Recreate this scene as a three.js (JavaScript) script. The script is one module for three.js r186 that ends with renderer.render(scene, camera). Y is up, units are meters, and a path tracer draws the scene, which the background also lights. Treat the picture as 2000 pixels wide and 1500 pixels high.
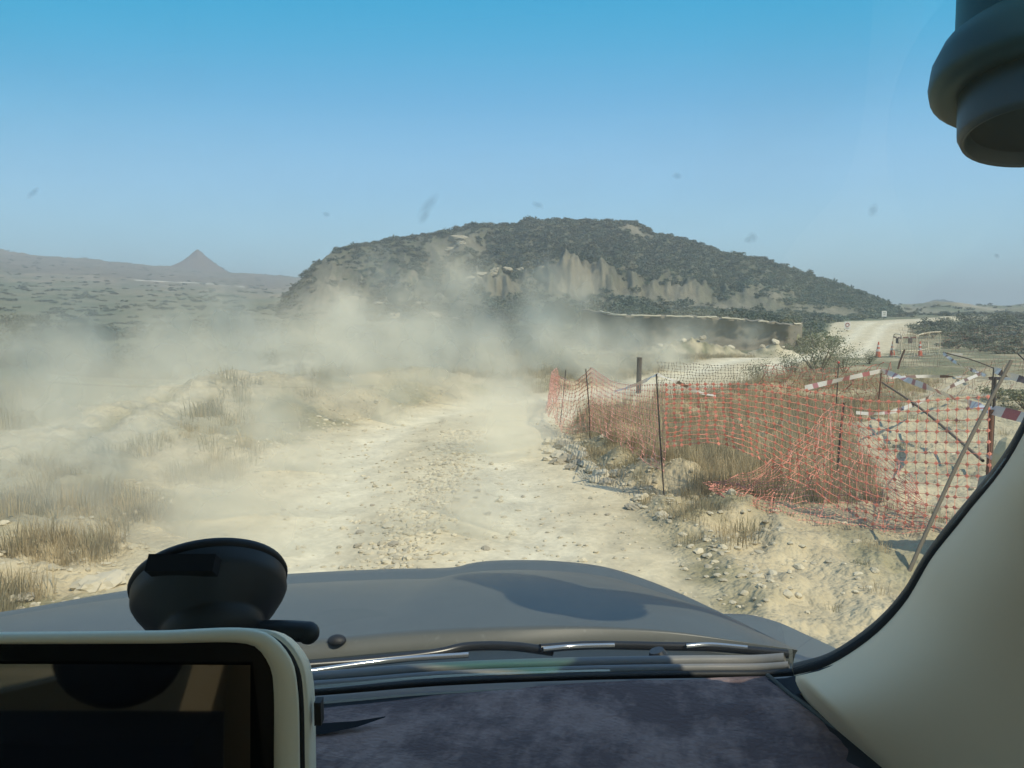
import * as THREE from 'three';
import { mergeGeometries } from 'three/addons/utils/BufferGeometryUtils.js';
import { createNoise2D } from 'simplex-noise';

// ---------------------------------------------------------------- camera, sky, sun, exposure
const W = 1024, HGT = 768;
const scene = new THREE.Scene();
const EYE = 1.65, PITCH = THREE.MathUtils.degToRad(5.57), F = 1538;
const camera = new THREE.PerspectiveCamera(2 * THREE.MathUtils.radToDeg(Math.atan(750 / F)), W / HGT, 0.05, 6000);
camera.position.set(0, EYE, 0);
camera.rotation.set(-PITCH, 0, 0);
const SUN = new THREE.Vector3(0.46, 0.76, 0.47).normalize();
{
  const w = 512, h = 256, data = new Float32Array(w * h * 4);
  const ramp = [[0, [0.52, 0.88, 1.08]], [3, [0.44, 0.81, 1.1]], [8, [0.3, 0.65, 1.05]], [14, [0.22, 0.505, 0.95]], [22, [0.18, 0.435, 0.88]], [40, [0.15, 0.33, 0.68]], [90, [0.14, 0.27, 0.55]]];
  for (let j = 0; j < h; j++) {
    const el = ((j + 0.5) / h - 0.5) * 180, e = Math.max(0, el);
    let k = 0; while (k < ramp.length - 2 && e > ramp[k + 1][0]) k++;
    let t = (e - ramp[k][0]) / (ramp[k + 1][0] - ramp[k][0]); t = Math.min(1, Math.max(0, t));
    for (let i = 0; i < w; i++) {
      const az = ((i + 0.5) / w - 0.5) * 2 * Math.PI, ce = Math.cos(el * Math.PI / 180);
      const d = new THREE.Vector3(Math.cos(az) * ce, Math.sin(el * Math.PI / 180), Math.sin(az) * ce);
      const g = Math.max(0, d.dot(SUN)), glow = 0.5 * Math.pow(g, 6) + 0.25 * Math.pow(g, 2);
      for (let c = 0; c < 3; c++) {
        const v = ramp[k][1][c] * (1 - t) + ramp[k + 1][1][c] * t;
        data[(j * w + i) * 4 + c] = v * (1 + 0.25 * glow) + glow * [0.3, 0.29, 0.26][c] * 0.6;
      }
      data[(j * w + i) * 4 + 3] = 1;
    }
  }
  const sky = new THREE.DataTexture(data, w, h, THREE.RGBAFormat, THREE.FloatType);
  sky.mapping = THREE.EquirectangularReflectionMapping; sky.magFilter = THREE.LinearFilter; sky.needsUpdate = true;
  scene.background = sky; scene.environment = sky;
}
const sun = new THREE.DirectionalLight(new THREE.Color().setRGB(1, 0.93, 0.8), 4.2);
sun.position.copy(SUN).multiplyScalar(300); sun.castShadow = true;
Object.assign(sun.shadow.camera, { left: -120, right: 120, top: 120, bottom: -120, near: 1, far: 700 });
sun.shadow.mapSize.set(4096, 4096);
scene.add(sun, sun.target);
scene.fog = new THREE.FogExp2(new THREE.Color().setRGB(0.8, 0.89, 0.9), 0.0021);
const renderer = new THREE.WebGLRenderer({ antialias: true });
renderer.setSize(W, HGT);
renderer.toneMapping = THREE.LinearToneMapping; renderer.toneMappingExposure = 1.08;
renderer.shadowMap.enabled = true;
document.body.appendChild(renderer.domElement);

// ---------------------------------------------------------------- helpers
let seed = 7;
const rnd = () => { seed = (seed + 0x6d2b79f5) | 0; let t = Math.imul(seed ^ (seed >>> 15), 1 | seed); t = (t + Math.imul(t ^ (t >>> 7), 61 | t)) ^ t; return ((t ^ (t >>> 14)) >>> 0) / 4294967296; };
const rr = (a, b) => a + (b - a) * rnd();
const gauss = () => Math.sqrt(-2 * Math.log(1 - rnd())) * Math.cos(2 * Math.PI * rnd());
const n2 = createNoise2D(rnd), n2b = createNoise2D(rnd);
const fbm = (x, y, o = 4) => { let s = 0, a = 0.5; for (let i = 0; i < o; i++) { s += a * n2(x, y); x = x * 2.03 + 17.1; y = y * 2.03 - 9.7; a *= 0.5; } return s; };
const clamp = THREE.MathUtils.clamp, lerp = THREE.MathUtils.lerp;
const sst = (a, b, x) => { const t = clamp((x - a) / (b - a), 0, 1); return t * t * (3 - 2 * t); };
const gs = (d, s) => Math.exp(-(d * d) / (2 * s * s));
const table = (pts, x) => { if (x <= pts[0][0]) return pts[0][1]; for (let i = 1; i < pts.length; i++) if (x <= pts[i][0]) return lerp(pts[i - 1][1], pts[i][1], (x - pts[i - 1][0]) / (pts[i][0] - pts[i - 1][0])); return pts[pts.length - 1][1]; };
const V = (x, y, z) => new THREE.Vector3(x, y, z);
const CP = Math.cos(PITCH), SP = Math.sin(PITCH);
// a point seen in that direction, d metres ahead
function at(px, py, d) { const u = (px - 1000) / F, v = (750 - py) / F, t = d / (CP + v * SP); return V(u * t, EYE + (v * CP - SP) * t, -d); }
const used = new Map();
const numbered = (n) => { const k = used.get(n) ?? 0; used.set(n, k + 1); return k ? n + '_' + String(k).padStart(3, '0') : n; };
function tag(o, label, category, group, kind) { Object.assign(o.userData, { label, category }); if (group) o.userData.group = group; if (kind) o.userData.kind = kind; return o; }
const shade = (o) => { o.castShadow = true; o.receiveShadow = true; return o; };
function top(name, geo, mat, label, category, group, kind) { const m = shade(new THREE.Mesh(geo, mat)); m.name = numbered(name); scene.add(m); return tag(m, label, category, group, kind); }
function thing(name, label, category, pos, group) { const o = new THREE.Group(); o.name = numbered(name); o.position.copy(pos); scene.add(o); return tag(o, label, category, group); }
// a part; geometry in world axes unless local
function part(parent, name, geo, mat, local) {
  const g = Array.isArray(geo) ? merge(geo) : geo;
  if (!local) { let p = parent, o = V(0, 0, 0); while (p && p !== scene) { o.add(p.position); p = p.parent; } g.translate(-o.x, -o.y, -o.z); }
  const m = shade(new THREE.Mesh(g, mat)); m.name = name; parent.add(m); return m;
}
function merge(list) {
  const l = list.map((g) => { g = g.index ? g.toNonIndexed() : g; for (const k of Object.keys(g.attributes)) if (!['position', 'normal', 'uv'].includes(k)) g.deleteAttribute(k); if (!g.attributes.uv) g.setAttribute('uv', new THREE.BufferAttribute(new Float32Array(g.attributes.position.count * 2), 2)); return g; });
  return mergeGeometries(l);
}
const rgb = (r, g, b) => new THREE.Color().setRGB(r, g, b);
const std = (r, g, b, rough = 0.9, extra = {}) => new THREE.MeshStandardMaterial({ color: rgb(r, g, b), roughness: rough, side: THREE.DoubleSide, ...extra });
const phys = (r, g, b, rough, extra = {}) => new THREE.MeshPhysicalMaterial({ color: rgb(r, g, b), roughness: rough, side: THREE.DoubleSide, ...extra });
const cyl = (a, b, r0, r1 = r0, seg = 8) => { const d = b.clone().sub(a), g = new THREE.CylinderGeometry(r1, r0, d.length(), seg); g.applyQuaternion(new THREE.Quaternion().setFromUnitVectors(V(0, 1, 0), d.clone().normalize())); const c = a.clone().add(b).multiplyScalar(0.5); return g.translate(c.x, c.y, c.z); };
const tube = (pts, r, seg = 8, n = 0) => new THREE.TubeGeometry(new THREE.CatmullRomCurve3(pts), n || pts.length * 6, r, seg);
const box = (w, h, d, x, y, z, rx = 0, ry = 0, rz = 0) => { const g = new THREE.BoxGeometry(w, h, d); if (rx) g.rotateX(rx); if (rz) g.rotateZ(rz); if (ry) g.rotateY(ry); return g.translate(x, y, z); };
// surface through rows of points
function loft(rows, us = 1, vs = 1) {
  const m = rows.length, n = rows[0].length, pos = [], uv = [], idx = [];
  rows.forEach((r, j) => r.forEach((p, i) => { pos.push(p.x, p.y, p.z); uv.push(i / (n - 1) * us, j / (m - 1) * vs); }));
  for (let j = 0; j < m - 1; j++) for (let i = 0; i < n - 1; i++) { const a = j * n + i; idx.push(a, a + 1, a + n, a + 1, a + n + 1, a + n); }
  const g = new THREE.BufferGeometry();
  g.setAttribute('position', new THREE.Float32BufferAttribute(pos, 3)); g.setAttribute('uv', new THREE.Float32BufferAttribute(uv, 2)); g.setIndex(idx); g.computeVertexNormals();
  return g;
}
const curve = (pts, n) => new THREE.CatmullRomCurve3(pts, false, 'centripetal').getSpacedPoints(n - 1);
// noise that repeats after one tile
function tileNoise(size, cells, oct, s) {
  const out = new Float32Array(size * size); let amp = 1, tot = 0;
  for (let o = 0; o < oct; o++) {
    const c = cells << o, lat = new Float32Array(c * c); for (let i = 0; i < lat.length; i++) lat[i] = rnd();
    for (let y = 0; y < size; y++) { const fy = y / size * c, y0 = fy | 0, ty = fy - y0, sy = ty * ty * (3 - 2 * ty), r0 = (y0 % c) * c, r1 = ((y0 + 1) % c) * c;
      for (let x = 0; x < size; x++) { const fx = x / size * c, x0 = fx | 0, tx = fx - x0, sx = tx * tx * (3 - 2 * tx), a = x0 % c, b = (x0 + 1) % c;
        out[y * size + x] += amp * lerp(lerp(lat[r0 + a], lat[r0 + b], sx), lerp(lat[r1 + a], lat[r1 + b], sx), sy); } }
    tot += amp; amp *= s;
  }
  for (let i = 0; i < out.length; i++) out[i] /= tot; return out;
}
function tex(size, fn, srgb, rep = 1) {
  const d = new Uint8Array(size * size * 4);
  for (let i = 0; i < size * size; i++) { const c = fn(i, i % size, (i / size) | 0); for (let k = 0; k < 3; k++) d[i * 4 + k] = clamp(Math.round((Array.isArray(c) ? c[k] : c) * 255), 0, 255); d[i * 4 + 3] = 255; }
  const t = new THREE.DataTexture(d, size, size); t.wrapS = t.wrapT = THREE.RepeatWrapping; t.magFilter = THREE.LinearFilter; if (srgb) t.colorSpace = THREE.SRGBColorSpace; t.repeat.set(rep, rep); t.needsUpdate = true; return t;
}

// ---------------------------------------------------------------- terrain
const ROAD = new THREE.CatmullRomCurve3([[-0.3, -60], [-0.4, -20], [-0.5, 0], [-0.62, 4], [-0.72, 6.3], [-0.95, 9], [-0.75, 11], [0.1, 12.6], [2.0, 14.3], [4.6, 18.2], [6.6, 22.4], [11.6, 31], [17.8, 42], [26, 58], [37, 78], [52, 93], [80, 104], [130, 112]].map(([x, d]) => V(x, 0, d)), false, 'centripetal').getSpacedPoints(900);
const SKIP = 8;
function road(x, d) {
  let best = 1e9, k = 0;
  for (let i = 0; i < ROAD.length; i += SKIP) { const dx = ROAD[i].x - x, dz = ROAD[i].z - d, q = dx * dx + dz * dz; if (q < best) { best = q; k = i; } }
  if (best > 900) return [Math.sqrt(best), 1];
  for (let i = Math.max(0, k - SKIP); i <= Math.min(ROAD.length - 1, k + SKIP); i++) { const dx = ROAD[i].x - x, dz = ROAD[i].z - d, q = dx * dx + dz * dz; if (q < best) { best = q; k = i; } }
  const a = ROAD[Math.max(0, k - 1)], b = ROAD[Math.min(ROAD.length - 1, k + 1)], cr = (b.x - a.x) * (d - a.z) - (b.z - a.z) * (x - a.x);
  const s = cr < 0 ? 1 : -1;   // right of the road is positive
  return [Math.sqrt(best), s];
}
const roadHalf = (d) => table([[0, 1.75], [9, 1.6], [12, 1.35], [20, 1.4], [42, 1.8], [60, 2.6], [85, 4.2], [120, 3.5]], d);
const sil = (y, D) => EYE + (600 - y) / F * D;   // height that shows at that picture row
const HILL_RIDGE = [[540, 612], [560, 584], [600, 537], [650, 494], [700, 481], [740, 476], [800, 466], [860, 458], [925, 442], [1008, 444], [1024, 434], [1100, 434], [1238, 438], [1266, 458], [1330, 470], [1400, 494], [1500, 514], [1535, 526], [1600, 548], [1680, 573], [1730, 594], [1765, 618]];
const FAR_RIDGE = [[-900, 478], [-200, 486], [0, 497], [30, 504], [200, 512], [330, 521], [470, 531], [600, 537], [800, 545], [1500, 590], [1750, 590], [1800, 593], [1822, 585], [1845, 585], [1880, 596], [1950, 597], [1985, 590], [2100, 580], [2600, 575]];
function hillAt(px, D) {   // [height, share, how far up, slope seat]
  if (px < 535 || px > 1770 || D < 40) return [0, 0, 0];
  const Df = table([[540, 100], [620, 84], [800, 76], [1200, 70], [1500, 78], [1770, 100]], px), Dr = Df + table([[540, 16], [650, 50], [800, 74], [1250, 78], [1500, 56], [1700, 28], [1770, 12]], px);
  const top_ = sil(table(HILL_RIDGE, px), Dr), t = (D - Df) / (Dr - Df);
  if (t <= 0) return [0, 0, 0];
  let p;
  if (t < 1) {
    const step = table([[900, 0], [960, 0.25], [1060, 0.15], [1100, 1], [1170, 1], [1200, 0.1], [1320, 0.35], [1400, 0.1], [1700, 0]], px) * clamp(0.85 + 0.3 * n2(px * 0.012, 8), 0, 1.2);
    const pr = table([[0, 0], [0.12, 0.05], [0.3, 0.17], [0.36, lerp(0.24, 0.21, step)], [0.43, lerp(0.33, 0.46, step)], [0.62, lerp(0.55, 0.6, step)], [0.8, 0.8], [1, 1]], t);
    p = pr;
  } else p = Math.max(0, 1 - (t - 1) * 0.25);
  return [top_ * p, sst(0, 0.08, t) * (t < 1 ? 1 : sst(3, 1.2, t)), t];
}
const PYR = at(388, 545, 450);
const bankTop = (px) => sil(table([[1150, 606], [1200, 617], [1400, 622], [1560, 636]], px), 43);
function ground(x, d) {   // height, then what it is made of
  const D = Math.max(d, 0.01), px = d > 1 ? 1000 + F * x / D : (x < 0 ? -3000 : 5000), dist = Math.hypot(x, d);
  const [rd, side] = road(x, d), w = roadHalf(d), off = rd - w, s = rd * side;
  const o = { road: sst(0.3, -0.1, off + 0.25 * fbm(x * 1.3, d * 1.3, 3)), inRoad: off < 0.05, rd, side, off, s, px };
  let h = 0;
  // the valley floor dips a little in the middle distance
  const dip = -0.7 * sst(24, 38, d) * sst(75, 45, d) * sst(-4, 6, x);
  h += dip + 0.5 * sst(60, 120, d) * sst(0, 30, x);
  if (d > 26) h += sst(30, 70, d) * (0.35 * fbm(x * 0.06, d * 0.06, 3));
  // plateau behind the cut bank
  const pl = d > 38 ? sst(44.6, 45.4, d) * sst(1120, 1230, px) * sst(1572, 1552, px) : 0;
  if (pl) h = lerp(h, bankTop(px) - 0.05 + 0.1 * fbm(x * 0.5, d * 0.5, 2), pl * sst(110, 70, d));
  // left verge and mounds
  const rough = fbm(x * 2.2, d * 2.2, 4);
  if (off > 0) {
    const near = sst(22, 14, d) * sst(-10, 0, d);
    if (side < 0) h += near * (0.2 * sst(0, 1.8, off) * sst(9, 3, off) + 0.09 * rough * sst(0, 0.6, off)) - 0.35 * sst(6, 14, off) * sst(60, 25, d);
    else h += near * (0.19 * sst(0, 0.5, off) * gs(off - 0.6, 0.35) * (0.65 + 0.9 * n2b(x * 1.1, d * 1.1)) * lerp(0.35, 1, sst(4, 7, d)) + 0.06 * rough * sst(0, 0.4, off));
  }
  const md = (mx, mz, sx, sz, hh) => hh * Math.exp(-((x - mx) ** 2) / (2 * sx * sx) - ((d - mz) ** 2) / (2 * sz * sz));
  if (d < 30 && x < 0) h += md(-4.1, 12.2, 0.8, 0.7, 0.4) + md(-4.9, 9.6, 0.9, 0.6, 0.14) + md(-3.0, 8.6, 0.45, 0.5, 0.12) + md(-5.6, 7.4, 0.9, 0.5, 0.1) + md(-2.9, 13.2, 0.7, 0.8, 0.2) + md(-1.9, 15, 0.9, 0.8, 0.32);
  // rubble mounds before the bank
  if (d > 28 && d < 42) { const ms = [[6.6, 34, 0.8, 0.8, 0.5], [7.9, 34.6, 0.7, 0.8, 0.8], [9.3, 35, 0.8, 0.7, 0.6], [12.0, 36.2, 0.7, 0.8, 0.75], [4.8, 35, 1.3, 1, 0.3], [2.8, 37, 1.5, 1, 0.35]]; for (const m of ms) h += md(...m) * 0.8 * (1 + 0.45 * fbm(x * 1.3, d * 1.3, 4)); }
  // earth berm that runs off across the left field
  const bx = lerp(-4.45, -8.9, (d - 7.5) / 28.5), berm = d > 6 && d < 42 ? gs(x - bx, lerp(0.5, 0.95, sst(8, 26, d))) * sst(6, 8.5, d) * sst(42, 33, d) : 0;
  h += 0.13 * berm - 0.08 * gs(x - bx - 0.1, 0.1) * berm; o.berm = berm; o.bx = bx; o.bermRut = berm * gs(x - bx - 0.1, 0.12);
  // trench inside the netting
  const pit = sst(1.25, 0.9, Math.abs(x - 6.0)) * sst(0.75, 0.45, Math.abs(d - 14.6)); h -= 0.75 * pit; o.pit = pit;
  if (x > 2.4 && d < 22 && off > 1) h += 0.05 * fbm(x * 0.9, d * 0.9, 4);
  if (off < 0.3 && dist < 40) h += (-0.035 * gs(Math.abs(s) - 0.78, 0.24) + 0.01 * gs(s, 0.3)) * sst(0.3, -0.2, off) + 0.012 * fbm(x * 3, d * 3, 3);
  // hill
  const [hh, hs, ht] = hillAt(px, d); o.hill = hs; o.ht = ht;
  if (hs > 0) {
    const strat = sst(0.05, 0.4, fbm(px * 0.03 + 2, ht * 13, 4)) * (0.35 + 0.65 * sst(1050, 800, px)) * sst(0.85, 0.6, ht);
    const gul = Math.abs(n2(px * 0.012 + 3, d * 0.018)) * 1.5 + Math.abs(n2b(px * 0.03, d * 0.03)) * 0.35;
    const flat = Math.min(1, hh / 6) * sst(1.25, 0.85, ht);
    h = Math.max(h, lerp(h, hh + Math.max(h, 0) * (1 - sst(0, 0.3, ht)), 1)) - flat * gul * sst(1.0, 0.8, ht) + flat * 0.5 * fbm(x * 0.35, d * 0.35, 3) + flat * 0.9 * fbm(px * 0.05, ht * 6 + 3, 3) * sst(0.2, 0.4, ht) * sst(0.7, 0.5, ht);
    o.pale = 0;
    const spot = (cx, cy, rx, ry) => gs((px - cx) / rx, 1) * gs((ht - cy) / ry, 1);
    o.pale = 1.25 * Math.max(spot(1130, 0.4, 38, 0.08), spot(985, 0.4, 45, 0.05) * 0.6, spot(1240, 0.36, 50, 0.05) * 0.6, spot(1330, 0.38, 35, 0.07) * 0.75, spot(1430, 0.3, 60, 0.07) * 0.6, spot(1610, 0.3, 45, 0.1) * 0.8, spot(630, 0.5, 45, 0.3) * 0.6, spot(900, 0.78, 45, 0.07) * 0.5, spot(1230, 0.9, 20, 0.06) * 0.8, spot(1500, 0.5, 40, 0.1) * 0.5, 0.62 * strat) * clamp(0.9 + 0.8 * fbm(px * 0.05, ht * 9, 3), 0.25, 1.3);
  }
  // far plain and ridge
  if (d > 90 || (d < 1 && dist > 120)) {
    const R = 480, ridge = sil(table(FAR_RIDGE, px) + 7, R), q = clamp((dist - 90) / (R - 90), 0, 1);
    let f = ridge * Math.pow(q, 1.35) + q * 1.6 * fbm(x * 0.02, d * 0.02, 4);
    if (px > 1750) f += sst(130, 220, dist) * sst(330, 230, dist) * (1.2 + 2.2 * fbm(x * 0.03, d * 0.03, 3));
    if (dist > R) f *= Math.max(0.1, 1 - (dist - R) / 500);
    f += 0.7 * sst(420, 470, dist) * fbm(x * 0.2, d * 0.2, 2) * sst(800, 500, dist);
    if (d > 1) h = Math.max(h, f); else h += 0.3 * f;
    const pd = Math.hypot(x - PYR.x, d + PYR.z);
    if (pd < 40) { const c = Math.max(0, 1 - pd / 21), e = 17.5 * (0.62 * c + 0.38 * c * c) + 0.5 * Math.abs(n2(Math.atan2(x - PYR.x, d + PYR.z) * 4, 2)) * c * (1 - c) * 4; h = Math.max(h, lerp(h, PYR.y, gs(pd, 14)) + e * 1.0); o.pyr = c; }
  }
  o.h = h; o.d = d; o.dist = dist; o.rough = rough; return o;
}
const hAt = (x, z) => ground(x, -z).h;
const C = { road: [0.54, 0.465, 0.31], track: [0.64, 0.58, 0.425], soil: [0.47, 0.39, 0.245], verge: [0.38, 0.32, 0.2], pale: [0.46, 0.395, 0.26], grass: [0.24, 0.215, 0.12], green: [0.13, 0.14, 0.075], hill: [0.15, 0.14, 0.09], hpale: [0.3, 0.26, 0.175], far: [0.27, 0.22, 0.14] };
const mix3 = (a, b, t) => [lerp(a[0], b[0], t), lerp(a[1], b[1], t), lerp(a[2], b[2], t)];
function colour(x, o) {
  const d = o.d, n = fbm(x * 0.35 + 5, d * 0.35, 4), m = fbm(x * 0.05, d * 0.05, 4);
  let c = mix3(C.soil, C.grass, sst(-0.15, 0.35, n + 0.25 * sst(0.6, 3, o.off)));
  if (o.side < 0 && d < 20) c = mix3(c, [0.34, 0.31, 0.21], 0.75 * sst(0.5, 1.5, o.off) * clamp(0.7 + n, 0, 1));
  if (d > 5 && d < 45 && x < o.bx - 0.5) c = mix3(c, [0.15, 0.155, 0.09], 0.85 * sst(0.5, 1.5, o.bx - x) * clamp(0.85 + 0.7 * n, 0, 1) * sst(5, 8, d));
  if (o.side < 0 && o.off > 1.5) c = mix3(c, C.green, sst(3.5, 7, o.off + 0.35 * Math.max(0, d - 9)) * clamp(0.85 + 0.6 * n, 0, 1) * (1 - 0.8 * (o.berm || 0)));
  if (x > 2.2 && d > 2 && d < 19 && o.off > 1) c = mix3(c, C.pale, sst(2.2, 3.4, x + 0.8 * n - Math.max(0, 8 - d) * 0.02) * (0.85 - 0.4 * Math.max(0, n)));
  if (d > 19 && d < 60 && o.off > 0.3) c = mix3(c, C.green, 0.5 + 0.5 * n);
  if (d > 30 && d < 40 && x > 3 && x < 14) c = mix3(c, C.pale, clamp(0.5 + 0.6 * n2b(x * 1.4, d * 1.4), 0.1, 0.9));
  if (o.berm) c = mix3(mix3(c, C.track, 0.9 * o.berm), C.grass, 0.8 * o.bermRut);
  if (d < 18 && x < -3.1 && x > -6.5) c = mix3(c, C.pale, 0.8 * sst(0.26, 0.5, o.h + 0.15 * o.rough));
  if (d > 60) { c = mix3(C.far, C.green, Math.max(sst(-0.35, 0.2, m), 0.75 * sst(260, 120, d))); if (o.px > 1740) c = mix3(c, C.hpale, sst(-0.1, 0.25, fbm(x * 0.04 + 9, d * 0.02, 4)) * sst(130, 180, d)); else c = mix3(c, [0.24, 0.18, 0.13], 0.6 * sst(180, 300, d)); }
  if (d > 180 && d < 330 && o.px > 270 && o.px < 480) c = mix3(c, [0.75, 0.7, 0.58], sst(4, 1, Math.abs(d - 268 - (o.px - 300) * 0.06)) * (0.6 + 0.5 * n2b(x * 0.12, 1)));
  if (o.hill > 0) c = mix3(c, mix3(mix3(C.hill, C.green, sst(-0.2, 0.3, n)), C.hpale, clamp(o.pale * (1.2 + n), 0, 1)), o.hill);
  if (o.pyr) c = mix3(c, [0.2, 0.145, 0.105], sst(0, 0.2, o.pyr));
  if (o.road > 0) { const t = gs(Math.abs(o.s) - 0.78, 0.3) * 0.8; c = mix3(c, mix3(mix3(C.road, C.soil, clamp(0.4 + n, 0, 1) * 0.5), C.track, t), o.road); }
  const v = 1 + 0.1 * n2b(x * 2.1, d * 2.1); return [c[0] * v, c[1] * v, c[2] * v];
}
// one polar sheet round the camera, fine in front; its faces are shared out between road, hill and open ground
{
  const ths = [], FR = 47 * Math.PI / 180;
  for (let i = 0; i <= 860; i++) ths.push(-FR + 2 * FR * i / 860);
  for (let i = 1; i < 80; i++) ths.push(FR + (2 * Math.PI - 2 * FR) * i / 80);
  const rs = []; const seg = (a, b, n) => { for (let i = 0; i < n; i++) rs.push(a * Math.pow(b / a, i / n)); };
  seg(1.6, 3.6, 14); seg(3.6, 48, 210); seg(48, 180, 150); seg(180, 520, 60); seg(520, 2200, 18); rs.push(2200);
  const nt = ths.length, nr = rs.length, pos = new Float32Array(nt * nr * 3), col = new Float32Array(nt * nr * 3), uv = new Float32Array(nt * nr * 2), cls = new Uint8Array(nt * nr);
  for (let j = 0; j < nr; j++) for (let i = 0; i < nt; i++) {
    const x = Math.sin(ths[i]) * rs[j], d = Math.cos(ths[i]) * rs[j], o = ground(x, d), k = j * nt + i, c = colour(x, o);
    pos.set([x, o.h, -d], k * 3); col.set(c, k * 3); uv.set([x / 2.2, d / 2.2], k * 2);
    cls[k] = o.inRoad ? 1 : o.pyr > 0 ? 3 : o.hill > 0.5 ? 2 : o.dist > 300 ? 4 : 0;
  }
  const g0 = new THREE.BufferGeometry(); g0.setAttribute('position', new THREE.BufferAttribute(pos, 3));
  const idx = [[], [], [], [], []];
  for (let j = 0; j < nr - 1; j++) for (let i = 0; i < nt; i++) { const a = j * nt + i, b = j * nt + (i + 1) % nt, c = a + nt, e = b + nt; idx[cls[a]].push(a, c, b, b, c, e); }
  // close the disc under the car
  const all = idx.flat(); g0.setIndex(all); g0.computeVertexNormals();
  const nrm = g0.attributes.normal.array;
  const N1 = tileNoise(512, 8, 6, 0.62), N2 = tileNoise(512, 64, 3, 0.6);
  const grit = tex(512, (i) => { const v = 0.78 + 0.34 * (N1[i] - 0.5) + 0.26 * (N2[i] - 0.5); return [v, v, v * 0.99]; }), bump = tex(512, (i) => 0.55 * N1[i] + 0.45 * N2[i]);
  const mats = { 1: [0.01, 0.95], 0: [0.05, 1], 2: [0.3, 1], 3: [0.3, 1], 4: [0.3, 1] };
  const names = [['ground', 'pale dusty earth and scrubland on both sides of the road', 'ground'], ['dirt_road', 'pale dusty dirt road with wheel tracks that bends right', 'road'], ['hill', 'broad scrub covered hill with pale eroded faces behind the road', 'hill'], ['pyramid_hill', 'small pointed bare hill on the far plain', 'hill'], ['distant_hills', 'low distant ridge along the skyline', 'hills']];
  idx.forEach((list, n) => {
    const map = new Map(), p = [], nn = [], cc = [], uu = [], id = [];
    for (const v of list) { let k = map.get(v); if (k === undefined) { k = map.size; map.set(v, k); p.push(pos[v * 3], pos[v * 3 + 1], pos[v * 3 + 2]); nn.push(nrm[v * 3], nrm[v * 3 + 1], nrm[v * 3 + 2]); cc.push(col[v * 3], col[v * 3 + 1], col[v * 3 + 2]); uu.push(uv[v * 2], uv[v * 2 + 1]); } id.push(k); }
    const g = new THREE.BufferGeometry();
    g.setAttribute('position', new THREE.Float32BufferAttribute(p, 3)); g.setAttribute('normal', new THREE.Float32BufferAttribute(nn, 3)); g.setAttribute('color', new THREE.Float32BufferAttribute(cc, 3)); g.setAttribute('uv', new THREE.Float32BufferAttribute(uu, 2)); g.setIndex(id);
    const m = new THREE.MeshStandardMaterial({ vertexColors: true, roughness: 1, map: grit, bumpMap: bump, bumpScale: mats[n][0], side: THREE.DoubleSide });
    m.color.setRGB(1.28, 1.28, 1.28);
    top(names[n][0], g, m, names[n][1], names[n][2], null, 'structure');
  });
}

// ---------------------------------------------------------------- rocks
function rockGeo(det, flat, s) {
  const g = new THREE.IcosahedronGeometry(1, det), p = g.attributes.position, q = rr(0, 50);
  for (let i = 0; i < p.count; i++) { const v = V(p.getX(i), p.getY(i), p.getZ(i)), n = 1 + s * (n2(v.x * 1.3 + q, v.y * 1.3 + v.z) + 0.5 * n2b(v.z * 2.5 - q, v.x * 2.5 + v.y)); v.multiplyScalar(n); p.setXYZ(i, v.x, v.y * flat, v.z); }
  g.computeVertexNormals(); return g;
}
const rockGeos = [0.5, 0.62, 0.75, 0.45].map((f) => rockGeo(1, f, 0.24)), rockBig = [rockGeo(2, 0.7, 0.25), rockGeo(2, 0.8, 0.3), rockGeo(2, 0.6, 0.22)];
const rockMats = [std(0.52, 0.46, 0.33, 0.95), std(0.33, 0.29, 0.21, 0.95), std(0.5, 0.44, 0.31, 0.95)];
function scatter(name, geo, mat, places, label, cat, tint) {
  const m = shade(new THREE.InstancedMesh(geo, mat, places.length)), q = new THREE.Quaternion(), e = new THREE.Euler();
  places.forEach((p, i) => { e.set(p.rx ?? 0, p.ry ?? 0, p.rz ?? 0, p.order ?? 'XYZ'); m.setMatrixAt(i, new THREE.Matrix4().compose(V(p.x, p.y, p.z), q.setFromEuler(e), V(p.s * (p.sx ?? 1), p.s * (p.sy ?? 1), p.s))); if (tint) m.setColorAt(i, p.c); });
  m.name = numbered(name); scene.add(m); return tag(m, label, cat, null, 'stuff');
}
const grey = (a, b, r = 1, g = 1, l = 1) => { const v = rr(a, b); return rgb(v * r, v * g, v * l); };
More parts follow.
